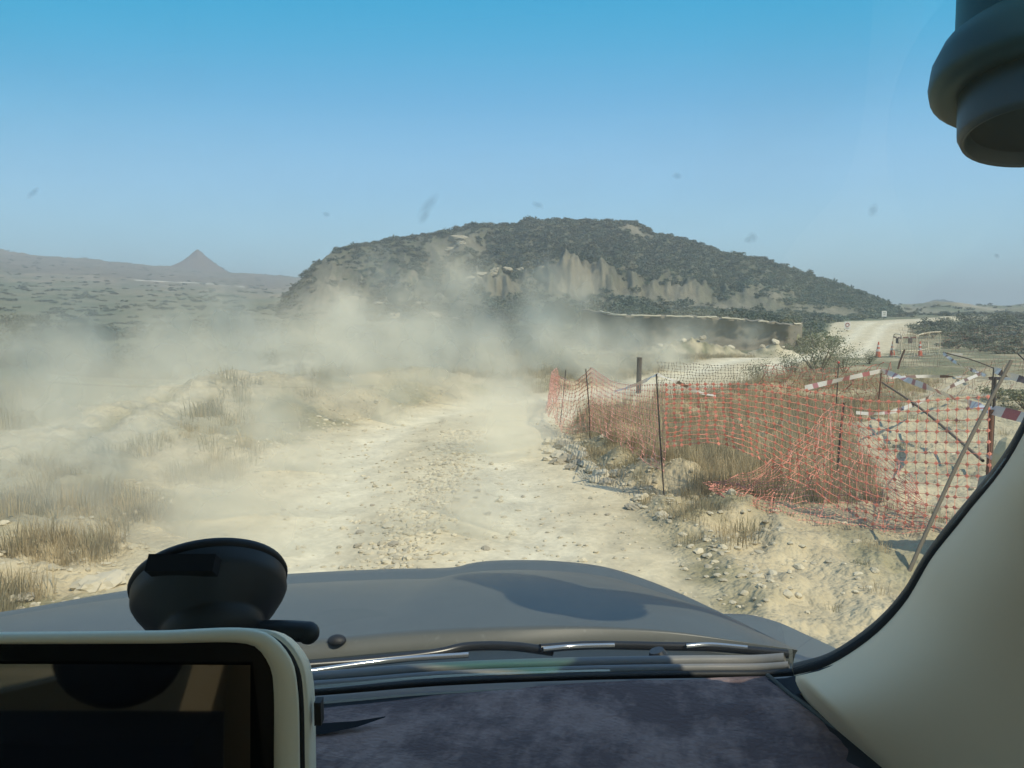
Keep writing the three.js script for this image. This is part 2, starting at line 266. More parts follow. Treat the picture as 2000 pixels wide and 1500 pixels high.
{
  const pl = [[], [], [], []];
  const add = (x, d, s) => { const y = hAt(x, -d); pl[(rnd() * 4) | 0].push({ x, y: y + s * 0.12, z: -d, s, ry: rr(0, 6.3), rx: rr(-0.3, 0.3), sx: rr(0.8, 1.5), c: grey(0.72, 1.12, 1, 0.99, 0.96) }); };
  for (let i = 0; i < 1500; i++) { const d = rr(3.6, 10.5); add(-0.78 + 0.03 * (d - 5) + gauss() * 0.16, d, Math.abs(gauss()) * 0.01 + 0.007); }
  for (let i = 0; i < 1500; i++) { const d = 3.4 + 14 * rnd() * rnd(); add(rr(-2.6, 1.3), d, Math.abs(gauss()) * 0.008 + 0.006); }
  for (let i = 0; i < 1300; i++) { const d = rr(4, 14), right = rnd() < 0.55; const [x, dd] = right ? [table([[4, 1.35], [6.3, 1.05], [9, 0.7], [11, 0.55], [14, 2]], d) + Math.abs(gauss()) * 0.45, d] : [table([[4, -2.5], [9, -2.5], [11, -2.2], [14, -1]], d) - Math.abs(gauss()) * 0.5, d]; add(x, dd, Math.abs(gauss()) * 0.011 + 0.007); }
  for (let i = 0; i < 450; i++) add(rr(1.4, 9), rr(4, 14), Math.abs(gauss()) * 0.012 + 0.008);
  pl.forEach((p, i) => scatter('gravel', rockGeos[i], rockMats[0], p, ['small pale gravel strewn over the road', 'flat gravel chips strewn along the road middle', 'rounded gravel on the road and verges', 'thin stone flakes on the road and verges'][i], 'gravel', true));
  // larger loose stones
  const one = (x, d, s, mat, label, group, sy = 1) => { const m = top('stone', rockBig[(rnd() * 3) | 0], rockMats[mat], label, 'stone', group); m.position.set(x, hAt(x, -d) + s * 0.2, -d); m.rotation.set(rr(-0.2, 0.2), rr(0, 6), rr(-0.2, 0.2)); m.scale.set(s * rr(0.9, 1.4), s * sy, s); return m; };
  for (let i = 0; i < 40; i++) { const d = 4 + 5.5 * rnd(); one(-0.78 + 0.03 * (d - 5) + gauss() * 0.24, d, rr(0.016, 0.03), (rnd() * 2) | 0, 'loose pale stone among the gravel strip in the road middle', 'stones along the road middle', 0.7); }
  for (const [px, py, s, label] of [[690, 1075, 0.05, 'squarish dark stone in the left wheel track just above the hood'], [545, 1000, 0.03, 'small stone alone at the far left of the left wheel track'], [876, 960, 0.05, 'dark stone at the far end of the gravel strip'], [950, 1007, 0.05, 'dark stone just right of the gravel strip, farther from the hood'], [1190, 1012, 0.04, 'stone at the right rim of the right wheel track'], [947, 1080, 0.05, 'dark stone just right of the gravel strip, close to the hood'], [763, 1077, 0.06, 'flat dark stone left of the gravel strip close to the hood']]) { const D = F * EYE / (py - 600); one((px - 1000) / F * D, D, s * 0.6, 1, label, null, 0.7); }
  const D1 = F * EYE / (1155 - 600); one((185 - 1000) / F * D1, D1, 0.1, 0, 'large oval pale stone on the left verge near the hood', null, 0.55);
  const D2 = F * EYE / (1165 - 600); one((150 - 1000) / F * D2, D2, 0.085, 2, 'flat pale rock beside the oval stone on the left verge', null, 0.6);
  const D3 = F * EYE / (1200 - 600); one((18 - 1000) / F * D3, D3, 0.05, 1, 'dark stone at the left picture edge beside the hood', null, 0.6);
  const heap = [[1078, 853, 0.1], [1100, 862, 0.11], [1122, 872, 0.14], [1095, 880, 0.09], [1112, 888, 0.09], [1135, 883, 0.1], [1075, 872, 0.07], [1090, 893, 0.07], [1150, 900, 0.08], [1062, 866, 0.05], [1128, 895, 0.06], [1106, 850, 0.06], [1070, 887, 0.05], [1120, 905, 0.06], [1160, 912, 0.07], [1175, 922, 0.09], [1190, 935, 0.07], [1165, 930, 0.06], [1255, 968, 0.06], [1240, 985, 0.05], [1300, 1012, 0.05], [1205, 920, 0.07]];
  heap.forEach(([px, py, s], i) => { const D = F * EYE / (py - 585); one((px - 1000) / F * D, D, s, i % 3, i === 2 ? 'largest rounded pale boulder in the rubble heap by the netting' : 'pale rock in the rubble heap at the foot of the netting', i === 2 ? null : 'rocks of the rubble heap by the netting', 0.85); });
  const hillRock = std(0.34, 0.3, 0.21, 1);
  // rocks on the hill and the mounds
  for (const [px, py, D, s] of [[925, 552, 108, 1.1], [940, 546, 109, 0.9], [962, 545, 110, 1.0], [990, 530, 112, 1.0], [1020, 532, 112, 0.9], [895, 470, 135, 1.4], [880, 484, 133, 1.0], [900, 497, 131, 0.9], [690, 560, 100, 0.7], [740, 565, 98, 0.7], [820, 575, 96, 0.6], [970, 540, 110, 0.7], [1060, 535, 112, 0.8], [770, 620, 82, 0.8], [845, 622, 80, 0.9], [900, 626, 78, 0.7]]) {
    const x = at(px, py, D).x, m = top('hill_rock', rockBig[(rnd() * 3) | 0], hillRock, 'pale rock outcrop on the scrubby hillside', 'rock', 'pale rocks on the hillside'); m.position.set(x, hAt(x, -D) + s * 0.2, -D); m.rotation.y = rr(0, 6); m.scale.set(s * rr(0.7, 1.3), s * rr(0.5, 0.9), s);
  }
  for (const [px, D, s] of [[1290, 34, 0.35], [1310, 33.6, 0.28], [1335, 34.2, 0.4], [1372, 34.4, 0.45], [1400, 34.8, 0.3], [1428, 35, 0.4], [1465, 35.2, 0.3], [1490, 36, 0.4], [1515, 36, 0.5], [1530, 36.3, 0.3], [1265, 35, 0.3], [1215, 35.4, 0.35]]) { const x = (px - 1000) / F * D, m = top('rubble_rock', rockBig[(rnd() * 3) | 0], rockMats[px % 3 ? 1 : 0], 'broken pale rock on the rubble mounds before the dark bank', 'rock', 'rocks on the rubble mounds'); m.position.set(x, hAt(x, -D) + s * 0.2, -D); m.rotation.set(rr(0, 1), rr(0, 6), 0); m.scale.set(s * 0.26 * rr(0.8, 1.7), s * 0.17, s * 0.26); }
}

// ---------------------------------------------------------------- dark cut bank
{
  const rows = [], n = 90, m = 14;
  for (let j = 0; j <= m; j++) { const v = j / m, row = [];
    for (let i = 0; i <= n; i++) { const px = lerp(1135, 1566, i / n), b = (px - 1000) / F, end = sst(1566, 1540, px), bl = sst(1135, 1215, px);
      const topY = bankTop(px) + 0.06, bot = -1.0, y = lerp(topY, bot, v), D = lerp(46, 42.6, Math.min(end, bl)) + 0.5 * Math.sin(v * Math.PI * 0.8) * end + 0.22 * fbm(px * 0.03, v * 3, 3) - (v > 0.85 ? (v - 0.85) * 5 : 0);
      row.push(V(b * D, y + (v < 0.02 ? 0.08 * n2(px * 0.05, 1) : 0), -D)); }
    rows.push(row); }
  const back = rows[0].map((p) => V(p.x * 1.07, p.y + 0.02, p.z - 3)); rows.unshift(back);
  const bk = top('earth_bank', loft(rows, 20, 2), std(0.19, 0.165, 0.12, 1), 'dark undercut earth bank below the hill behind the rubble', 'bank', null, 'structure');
  for (const [a, b] of [[1172, 1222], [1232, 1290], [1300, 1352], [1360, 1398], [1408, 1452], [1480, 1500], [1548, 1562]]) { const pts = []; for (let k = 0; k <= 6; k++) { const px = lerp(a, b, k / 6), D = lerp(46, 42.6, Math.min(sst(1566, 1540, px), sst(1135, 1215, px))) - 0.05; pts.push(V((px - 1000) / F * D, bankTop(px) + 0.07 + rr(-0.02, 0.02), -D)); } part(bk, 'crumbling_edge', tube(pts, 0.05, 6), rockMats[0]); }
}

// ---------------------------------------------------------------- plants
function leafCloud(n, size, shape) {   // leaf-sized faces through a volume
  const pos = [];
  for (let i = 0; i < n; i++) { const c = shape(i / n), a = V(gauss(), gauss(), gauss()).normalize(), b = V(gauss(), gauss(), gauss()).cross(a).normalize(), s = size * rr(0.5, 1.3); for (const [u, v] of [[-1, -0.4], [1, -0.3], [0.1, 0.9]]) pos.push(c.x + s * (a.x * u + b.x * v), c.y + s * (a.y * u + b.y * v), c.z + s * (a.z * u + b.z * v)); }
  const g = new THREE.BufferGeometry(); g.setAttribute('position', new THREE.Float32BufferAttribute(pos, 3)); g.computeVertexNormals(); return g;
}
const lobes = (k) => { const L = []; for (let i = 0; i < k; i++) { const a = rr(0, 6.3), r = Math.sqrt(rnd()) * 0.62; L.push([Math.cos(a) * r, rr(0.25, 0.75) * (1 - 0.5 * r), Math.sin(a) * r, rr(0.18, 0.36)]); } return L; };
const bushShape = (L) => () => { const l = L[(rnd() * L.length) | 0], v = V(gauss(), gauss(), gauss()).normalize().multiplyScalar(l[3] * (0.55 + 0.45 * rnd())); return V(l[0] + v.x, Math.max(0.02, l[1] + v.y * 0.9), l[2] + v.z); };
const leafMat = (r, g, b) => phys(r, g, b, 0.9, { transmission: 0.3, thickness: 0 });
const bushGeos = [0, 1, 2, 3].map(() => leafCloud(110, 0.15, bushShape(lobes(7)))), bushMat = leafMat(0.1, 0.112, 0.07);
const greenTint = () => { const k = rnd(), v = rr(0.6, 1.35); return rgb(v * lerp(0.85, 1.5, k * k), v * lerp(1, 1.2, k * k), v * lerp(1, 0.95, k)); };
{
  const pl = [[], [], [], []];
  const put = (x, d, s, sy) => pl[(rnd() * 4) | 0].push({ x, y: hAt(x, -d) - 0.08 * s, z: -d, s, sy: sy ?? rr(0.6, 0.95), ry: rr(0, 6.3), c: greenTint() });
  let tries = 0;
  for (let n = 0; n < 7800 && tries < 60000;) { tries++; const px = rr(545, 1765), D = rr(66, 185), b = (px - 1000) / F, x = b * D, o = ground(x, D); if (o.hill < 0.2 || o.ht > 1.08) continue;
    const dens = 0.5 + 0.5 * fbm(px * 0.06, o.ht * 16, 2) + 1.1 * fbm(px * 0.016, o.ht * 6, 4) + 0.75 * sst(0.42, 0.62, o.ht) * sst(900, 1020, px) - 1.8 * o.pale; if (rnd() > dens) continue; n++; put(x, D, Math.min(1.9, Math.abs(gauss()) * 0.42 + 0.3)); }
  for (let i = 0; i < 520; i++) { const px = rr(548, 1762), Df = table([[540, 100], [620, 84], [800, 76], [1200, 70], [1500, 78], [1770, 100]], px), Dr = Df + table([[540, 16], [650, 50], [800, 74], [1250, 78], [1500, 56], [1700, 28], [1770, 12]], px), D = Dr + rr(-3, 1); if (n2(px * 0.02, 4) < -0.45) continue; put((px - 1000) / F * D, D, rr(0.4, 1.0)); }
  for (let i = 0; i < 1500; i++) { const px = rr(-80, 620), D = 55 * Math.pow(9, rnd()), x = (px - 1000) / F * D; if (fbm(x * 0.03, D * 0.03, 3) < -0.05) continue; put(x, D, rr(0.5, 1.3) * (D > 200 ? 1.2 : 1), 0.5); }
  for (let i = 0; i < 500; i++) { const px = rr(-60, 620), D = rr(450, 482); put((px - 1000) / F * D, D, rr(0.6, 1.3), 0.55); }
  for (let i = 0; i < 900; i++) { const px = rr(1560, 2150), D = 48 * Math.pow(4.5, rnd()), x = (px - 1000) / F * D, o = ground(x, D); if (o.off < 0.6 || fbm(x * 0.05, D * 0.05, 3) < -0.12) continue; put(x, D, rr(0.5, 1.2), 0.7); }
  for (let i = 0; i < 260; i++) { const px = rr(1815, 1865), D = rr(440, 480); put((px - 1000) / F * D, D, rr(1.5, 3), 0.7); }
  for (let i = 0; i < 700; i++) { const px = rr(900, 1700), D = rr(46, 80), x = (px - 1000) / F * D, o = ground(x, D); if (o.off < 0.8) continue; put(x, D, rr(0.35, 0.8)); }
  for (let i = 0; i < 420; i++) { const px = rr(1140, 1640), D = rr(44.2, 50), x = (px - 1000) / F * D; if (ground(x, D).off < 0.8) continue; put(x, D, rr(0.3, 0.55)); }
  for (let i = 0; i < 900; i++) { const px = rr(-100, 1050), D = rr(26, 60), x = (px - 1000) / F * D; if (ground(x, D).off < 1.2) continue; put(x, D, rr(0.35, 0.9)); }
  pl.forEach((p, i) => scatter('scrub', bushGeos[i], bushMat, p, ['dark green scrub covering the hill and plain', 'dense low scrub spread over the hillside', 'grey green scrub dotted over the slopes', 'low rounded scrub across the plain and hill'][i], 'scrub', true));
}
// grass: bundles of bent blades
function tuftGeo(n, h, spread, wide) {
  const pos = [];
  for (let i = 0; i < n; i++) { const a = rr(0, 6.3), r = Math.sqrt(rnd()) * spread * 0.4, bx = Math.cos(a) * r, bz = Math.sin(a) * r, H = h * rr(0.5, 1.15), l = rr(0.1, 0.55) * H, da = a + rr(-0.8, 0.8), tx = bx + Math.cos(da) * l, tz = bz + Math.sin(da) * l, wx = -Math.sin(da) * wide, wz = Math.cos(da) * wide, mx = bx + Math.cos(da) * l * 0.35, mz = bz + Math.sin(da) * l * 0.35;
    pos.push(bx - wx, 0, bz - wz, bx + wx, 0, bz + wz, mx + wx * 0.8, H * 0.6, mz + wz * 0.8, bx - wx, 0, bz - wz, mx + wx * 0.8, H * 0.6, mz + wz * 0.8, mx - wx * 0.8, H * 0.6, mz - wz * 0.8, mx - wx * 0.8, H * 0.6, mz - wz * 0.8, mx + wx * 0.8, H * 0.6, mz + wz * 0.8, tx, H, tz); }
  const g = new THREE.BufferGeometry(); g.setAttribute('position', new THREE.Float32BufferAttribute(pos, 3)); g.computeVertexNormals(); return g;
}
{
  const tg = [tuftGeo(30, 0.24, 0.3, 0.0022), tuftGeo(40, 0.15, 0.34, 0.0024), tuftGeo(26, 0.42, 0.26, 0.0022)], gm = leafMat(0.52, 0.43, 0.27);
  const pl = [[], [], []], tint = (dry) => { const v = rr(0.7, 1.15); return rnd() < dry ? rgb(v, v * 0.97, v * 0.9) : rgb(v * 0.56, v * 0.6, v * 0.56); };
  const put = (x, d, k, s, dry) => { const o = ground(x, d); if (o.off < 0.15 || o.pit > 0.1 || o.berm > 0.35) return; pl[k].push({ x, y: o.h - 0.01, z: -d, s, ry: rr(0, 6.3), rx: rr(-0.15, 0.15), c: tint(dry) }); };
  for (let i = 0; i < 2300; i++) { const d = 3.4 + 8 * rnd() * rnd(), x = -2.5 - 6 * rnd() * rnd() - 0.15; if (n2(x * 0.9, d * 0.9) < -0.1) continue; put(x, d, (rnd() * 2) | 0, rr(0.35, 1.0), x < -5.5 ? 0.2 : 0.6); }
  for (let i = 0; i < 2600; i++) { const x = rr(-14, -3), d = rr(8, 24); if (n2(x * 0.5, d * 0.5) < 0) continue; put(x, d, (rnd() * 2) | 0, rr(0.8, 1.5), 0.15); }
  // the strip of brown grass behind the netting
  for (let i = 0; i < 4200; i++) { const d = 6.5 + 11 * rnd(), x0 = table([[5.6, 2.0], [6.6, 1.45], [9.4, 1.05], [11, 0.9], [14, 2.5], [18, 5]], d), x = x0 + Math.pow(rnd(), 1.4) * table([[5.6, 1.2], [8, 2.4], [12, 4.4], [18, 5]], d); if (d < 13 && n2(x * 0.8 + 9, d * 0.8) < -0.45) continue; put(x, d, rnd() < 0.25 ? 2 : 0, rr(0.5, 0.95), 0.75); }
  for (let i = 0; i < 260; i++) { const d = rr(5.2, 12.5), x = table([[4, 1.75], [6.3, 1.35], [9, 0.95], [12, 0.8]], d) + gauss() * 0.25; put(x, d, 1, rr(0.4, 0.9), 0.55); }
  for (let i = 0; i < 1500; i++) { const d = rr(4, 15), x = rr(1.7, 9.5); if (n2(x * 0.7, d * 0.7 + 30) < 0.25) continue; put(x, d, 1, rr(0.3, 0.75), 0.7); }
  for (let i = 0; i < 2200; i++) { const d = rr(15, 32), px = rr(880, 1640), x = (px - 1000) / F * d; put(x, d, (rnd() * 2) | 0, rr(0.7, 1.3), 0.5); }
  pl.forEach((p, i) => scatter('dry_grass', tg[i], gm, p, ['dry straw coloured grass along verges and netting', 'low dry grass tufts on the verges', 'tall dry brown grass behind the orange netting'][i], 'grass', true));
}
// single shrubs
{
  const stem = std(0.16, 0.12, 0.08, 1), lm = [leafMat(0.15, 0.17, 0.09), leafMat(0.16, 0.17, 0.1), leafMat(0.22, 0.22, 0.12)];
  const feathery = (seedN) => { const L = []; for (let i = 0; i < 26; i++) { const a = rr(0, 6.3), t = rr(0.1, 0.6); L.push([Math.cos(a) * t, Math.sin(a) * t, rr(0.55, 1.05)]); } return () => { const l = L[(rnd() * L.length) | 0], u = 0.2 + 0.8 * Math.sqrt(rnd()), w = 0.03 + 0.09 * u; return V(l[0] * u + gauss() * w, l[2] * u + gauss() * w * 0.8, l[1] * u + gauss() * w); }; };
  const stems = () => { const g = []; for (let i = 0; i < 7; i++) { const a = rr(0, 6.3), t = rr(0.1, 0.4); g.push(cyl(V(0, 0, 0), V(Math.cos(a) * t, rr(0.4, 0.75), Math.sin(a) * t), 0.018, 0.006, 5)); } return merge(g); };
  function shrub(px, D, s, sy, kind, label, group) {
    const x = (px - 1000) / F * D, t = thing('shrub', label, 'shrub', V(x, hAt(x, -D) - 0.03, -D), group);
    const f = part(t, 'foliage', leafCloud(kind === 0 ? 1500 : 900, kind === 0 ? 0.022 : 0.05, kind === 0 ? feathery() : bushShape(lobes(9))), lm[kind], true); part(t, 'stem', stems(), stem, true);
    t.scale.set(s, s * sy, s); t.rotation.y = rr(0, 6); return t;
  }
  shrub(1600, 18.5, 1.15, 1.0, 0, 'tallest feathery green shrub left of the cones, behind the striped tape');
  shrub(1650, 20, 0.85, 0.85, 0, 'feathery green shrub between the tallest shrub and the first cone');
  shrub(1545, 17.5, 0.7, 0.9, 0, 'smaller feathery shrub on the left of the tallest shrub');
  shrub(1480, 17, 0.55, 1.0, 0, 'thin wispy shrub beyond the netting, right of the wooden post');
  shrub(1700, 23, 0.6, 0.7, 0, 'low green shrub at the foot of the left cone');
  for (const [px, D, s] of [[1800, 62, 1.5], [1822, 55, 1.5], [1850, 60, 1.7], [1880, 52, 1.5], [1905, 58, 1.8], [1935, 50, 1.5], [1960, 56, 1.8], [1990, 48, 1.5], [1870, 45, 1.1], [1915, 42, 1.1], [1950, 40, 1.2], [1845, 47, 1.0], [1985, 40, 1.3], [1830, 70, 1.9], [1890, 75, 2], [1950, 72, 2.2]]) shrub(px, D, s, 0.65, 1, 'grey green bush in the scrub right of the far road bend', 'bushes right of the far road bend');
  for (const [px, D, s] of [[20, 62, 1.9], [45, 66, 1.8], [90, 75, 1.4], [0, 50, 1.2], [30, 48, 1.3]]) shrub(px, D, s, 0.75, 1, 'dark bush on the left plain above the dust', 'dark bushes on the left plain');
  shrub(75, 28, 0.75, 1.0, 1, 'single dark bush standing in the dusty field at far left');
  for (const [px, D, s] of [[1555, 40, 1.1], [1590, 44, 1.4], [1620, 47, 1.2]]) shrub(px, D, s, 0.8, 2, 'yellow green bush at the right end of the dark bank', 'bushes at the end of the dark bank');
  for (const [px, D, s] of [[1955, 14, 0.45], [2010, 12.5, 0.6]]) shrub(px, D, s, 0.7, 2, 'low bush behind the barrier netting near the right edge', 'bushes near the right edge');
  shrub(1690, 4.95, 0.1, 0.7, 1, 'tiny green plant alone on the bare right verge');
}

// ---------------------------------------------------------------- netting, posts, tapes
const steel = std(0.075, 0.06, 0.05, 0.8, { metalness: 0.3 }), rust = std(0.16, 0.08, 0.05, 0.9), woodDark = std(0.09, 0.075, 0.06, 1), redPl = phys(0.66, 0.17, 0.11, 0.6, { transmission: 0.15, thickness: 0 }), whitePl = phys(0.62, 0.58, 0.5, 0.6, { transmission: 0.35, thickness: 0 });
// P(u,v) gives the sheet; strands run both ways with a small plate at each crossing
function netGeo(P, cols, rows, r, node, thin = () => 0.85) {
  const pos = [];
  const quad = (a, b, c, d) => { pos.push(a.x, a.y, a.z, b.x, b.y, b.z, c.x, c.y, c.z, a.x, a.y, a.z, c.x, c.y, c.z, d.x, d.y, d.z); };
  const grid = []; for (let j = 0; j <= rows; j++) { grid.push([]); for (let i = 0; i <= cols; i++) grid[j].push(P(i / cols, j / rows)); }
  const strand = (a, b, up, w) => { const d = b.clone().sub(a).normalize(), n = d.clone().cross(up).normalize().multiplyScalar(w * 0.35), u = n.clone().normalize().cross(d).multiplyScalar(w); const c = [[1, 0], [0, 1], [-1, 0], [0, -1]].map(([k, l]) => n.clone().multiplyScalar(k).addScaledVector(u, l)); for (let k = 0; k < 4; k++) quad(a.clone().add(c[k]), b.clone().add(c[k]), b.clone().add(c[(k + 1) % 4]), a.clone().add(c[(k + 1) % 4])); };
  for (let j = 0; j <= rows; j++) for (let i = 0; i <= cols; i++) {
    const p = grid[j][i], pr = grid[j][Math.min(cols, i + 1)], pd = grid[Math.min(rows, j + 1)][i], dx = (i < cols ? pr.clone().sub(p) : p.clone().sub(grid[j][i - 1])).normalize(), dy = (j < rows ? pd.clone().sub(p) : p.clone().sub(grid[j - 1][i])).normalize(), n = dx.clone().cross(dy).normalize();
    if (i < cols) strand(p, pr, n, r); if (j < rows) strand(p, pd, n, r * thin(i / cols));
    if (node) for (const s of [1, -1]) { const o = n.clone().multiplyScalar(s * r * 0.5), c = [[1, 0.2], [0.2, 1], [-0.2, 1], [-1, 0.2], [-1, -0.2], [-0.2, -1], [0.2, -1], [1, -0.2]].map(([k, l]) => p.clone().addScaledVector(dx, k * node).addScaledVector(dy, l * node).add(o)); for (let k = 1; k < 7; k++) pos.push(c[0].x, c[0].y, c[0].z, c[k].x, c[k].y, c[k].z, c[k + 1].x, c[k + 1].y, c[k + 1].z); }
  }
  const g = new THREE.BufferGeometry(); g.setAttribute('position', new THREE.Float32BufferAttribute(pos, 3)); g.computeVertexNormals(); return g;
}
const sheet = (tops, bots, wr) => { const ct = new THREE.CatmullRomCurve3(tops, false, 'centripetal'), cb = new THREE.CatmullRomCurve3(bots, false, 'centripetal'); return (u, v) => { const p = ct.getPointAt(u).lerp(cb.getPointAt(u), v), k = wr(u, v); p.x += k * n2(u * 9, v * 2 + 5); p.z += k * 1.6 * n2b(u * 11, v * 2.5); p.y += k * 0.5 * n2(u * 14 + 7, v * 4); return p; }; };
const flat = (px, py) => { const D = F * EYE / (py - 600); return V((px - 1000) / F * D, 0, -D); };
const onG = (x, d, y) => V(x, hAt(x, -d) + y, -d);
function net(name, tops, bots, cols, rows, r, node, mat, label, cat, group, wr, thin) {
  const c = tops[0].clone(); c.y = bots[0].y; const t = thing(name, label, cat, c, group); part(t, 'netting', netGeo(sheet(tops, bots, wr), cols, rows, r, node, thin), mat); return t;
}
const nearRed = phys(0.78, 0.29, 0.19, 0.6, { transmission: 0.2, thickness: 0 }), fadedRed = phys(0.72, 0.35, 0.26, 0.7, { transmission: 0.15, thickness: 0 });
const PA = [1.3, 6.6], PB = [3.47, 5.7];
net('safety_net', [onG(0.8, 14, 0.6), onG(0.62, 12.2, 0.66), onG(0.66, 10.8, 0.7)], [onG(0.85, 14, 0.1), onG(0.55, 12.2, 0.08), onG(0.6, 10.8, 0.1)], 40, 11, 0.0046, 0.008, fadedRed, 'far end of the orange net turning along the road bend', 'safety net', null, (u, v) => 0.02 + 0.02 * v, () => 0.5);
net('safety_net', [onG(0.66, 10.8, 0.7), onG(0.8, 10.1, 0.66), onG(0.95, 9.4, 0.86)], [onG(0.6, 10.8, 0.06), onG(0.72, 10, 0.02), onG(0.93, 9.35, 0.12)], 22, 13, 0.0046, 0.008, fadedRed, 'orange net between the two farthest rods, bulging at its foot', 'safety net', null, (u, v) => 0.008 + 0.03 * v, () => 0.4);
net('safety_net', [onG(0.95, 9.4, 0.86), onG(1.08, 8, 0.78), onG(1.3, 6.6, 0.95)], [onG(0.93, 9.35, 0.14), onG(1.1, 8, 0.16), onG(1.28, 6.55, 0.2)], 40, 13, 0.0042, 0.008, fadedRed, 'orange net sagging between the slim rods above brown grass', 'safety net', null, (u, v) => 0.006 + 0.022 * v, () => 0.4);
net('safety_net', [onG(1.3, 6.6, 0.95), onG(2.05, 6.25, 0.95), onG(2.8, 5.97, 0.95), onG(3.47, 5.7, 0.99)], [onG(1.3, 6.55, 0.42), onG(1.75, 6.35, 0.4), onG(2.35, 6.15, 0.22), onG(2.75, 5.85, 0.04), onG(3.3, 5.3, 0.0)], 36, 13, 0.0056, 0.014, nearRed, 'nearest orange net stretched from the bent rod to the leaning pole', 'safety net', null, (u, v) => (0.004 + 0.014 * v), (u) => lerp(0.4, 0.9, sst(0.2, 0.7, u)));
net('safety_net', [onG(1.62, 6.5, 0.12), onG(2.1, 6.75, 0.24), onG(2.62, 7.0, 0.5), onG(3.08, 7.35, 0.74), onG(3.3, 7.0, 0.45), onG(3.42, 6.5, 0.16)], [onG(1.66, 6.25, 0.02), onG(1.98, 6.0, 0.03), onG(2.3, 5.85, 0.02), onG(2.55, 5.72, 0.03), onG(2.75, 5.6, 0.03), onG(2.95, 5.45, 0.04)], 60, 18, 0.0026, 0.0075, phys(0.78, 0.36, 0.26, 0.6, { transmission: 0.2, thickness: 0 }), 'crumpled fallen orange net draped over a short stake in the grass', 'safety net', null, (u, v) => 0.03);
// nets farther in
const paleNet = phys(0.4, 0.22, 0.15, 0.7, { transmission: 0.15, thickness: 0 }), greenNet = phys(0.16, 0.12, 0.08, 0.7, { transmission: 0.15, thickness: 0 });
net('safety_net', [onG(6.9, 14.2, 0.75), onG(9, 14.6, 0.7), onG(11.5, 14.6, 0.85)], [onG(6.9, 14.2, 0.05), onG(9, 14.6, 0.05), onG(11.5, 14.6, 0.02)], 60, 10, 0.0045, 0, paleNet, 'faded net strung across the bare earth in front of the barriers', 'safety net', null, () => 0.04);
net('safety_net', [onG(10.3, 21, 1.1), onG(11.8, 21.5, 0.95), onG(13.2, 21, 1.15), onG(15.2, 20.5, 0.9)], [onG(10.3, 21, 0.05), onG(11.8, 21.5, 0.05), onG(13.2, 21, 0.05), onG(15.2, 20.5, 0.05)], 56, 10, 0.005, 0, paleNet, 'farthest faded net hung from two stakes below the barriers', 'safety net', null, () => 0.05);
net('safety_net', [onG(2.9, 15.6, 0.55), onG(4.4, 16.2, 0.5), onG(6.2, 16.8, 0.45)], [onG(2.9, 15.6, 0.08), onG(4.4, 16.2, 0.05), onG(6.2, 16.8, 0.05)], 46, 8, 0.005, 0.012, greenNet, 'dark dotted net in the grass beyond the wooden post', 'safety net', null, () => 0.03);
net('safety_net', [onG(8.3, 11.2, 0.95), onG(8.9, 11, 0.7), onG(9.8, 10.6, 0.85)], [onG(8.4, 11, 0.02), onG(9, 10.8, 0.02), onG(9.8, 10.5, 0.02)], 20, 10, 0.005, 0.011, redPl, 'bunched orange net at the right edge behind the leaning pole', 'safety net', null, () => 0.1);
net('safety_net', [onG(4.2, 13.2, 0.62), onG(5.2, 12.9, 0.66), onG(6.1, 12.6, 0.75)], [onG(4.2, 13.2, 0.05), onG(5.2, 12.9, 0.05), onG(6.1, 12.6, 0.05)], 30, 9, 0.005, 0.01, phys(0.5, 0.14, 0.09, 0.6), 'red net slumped below the striped tape beside the trench', 'safety net', null, () => 0.06);

function rod(name, a, b, r, mat, label, cat, group, cap) { const t = thing(name, label, cat, a, group); const mid = a.clone().lerp(b, 0.5).add(V(rr(-1, 1) * 0.012, 0, 0)); part(t, 'shaft', tube([a.clone().add(V(0, -0.1, 0)), mid, b], r, 7, 10), mat); if (cap) part(t, 'cap', new THREE.SphereGeometry(r * 2.2, 10, 8).translate(b.x, b.y, b.z), cap); return t; }
rod('fence_rod', onG(0.65, 10.8, 0), at(1105, 722, 10.75), 0.0065, steel, 'farthest slim rod of the orange net, at the road bend', 'rod');
rod('fence_rod', onG(0.95, 9.4, 0), at(1144, 720, 9.4), 0.0065, steel, 'second farthest slim rod of the orange net', 'rod');
rod('fence_rod', onG(1.31, 6.6, -0.03), at(1282, 730, 6.65), 0.0065, steel, 'slightly bent rod with tape at its tip, midway along the orange net', 'rod');
rod('fence_rod', onG(3.5, 5.68, 0), at(1944, 738, 5.72), 0.011, steel, 'dark upright rod that the leaning pole crosses', 'rod');
rod('fence_rod', onG(3.46, 5.62, 0), at(1937, 800, 5.66), 0.018, rust, 'rusty red stake close beside the upright dark rod', 'rod');
rod('leaning_pole', onG(2.44, 4.8, 0), at(1975, 705, 5.62), 0.013, std(0.13, 0.11, 0.08, 0.9), 'long thin pole leaning right across the nearest net', 'pole');
rod('fence_rod', onG(3.1, 7.4, -0.05), at(1648, 787, 7.4), 0.011, steel, 'short stake under the crumpled fallen net', 'rod');
rod('fence_rod', onG(5.05, 12.2, 0), at(1638, 708, 12.2), 0.008, steel, 'stake with a red cap beside the striped tape', 'rod', null, std(0.6, 0.06, 0.05, 0.6));
rod('fence_rod', onG(5.9, 12.6, 0), at(1722, 722, 12.6), 0.013, rust, 'rusty stake where the striped tapes meet', 'rod');
rod('fence_rod', onG(10.3, 21, 0), at(1767, 683, 20.8), 0.025, std(0.2, 0.11, 0.07, 0.9), 'brown stake in front of the barriers', 'rod');
rod('fence_rod', onG(13.2, 21, 0), at(1842, 688, 21), 0.016, steel, 'thin slanting stake right of the brown stake', 'rod');
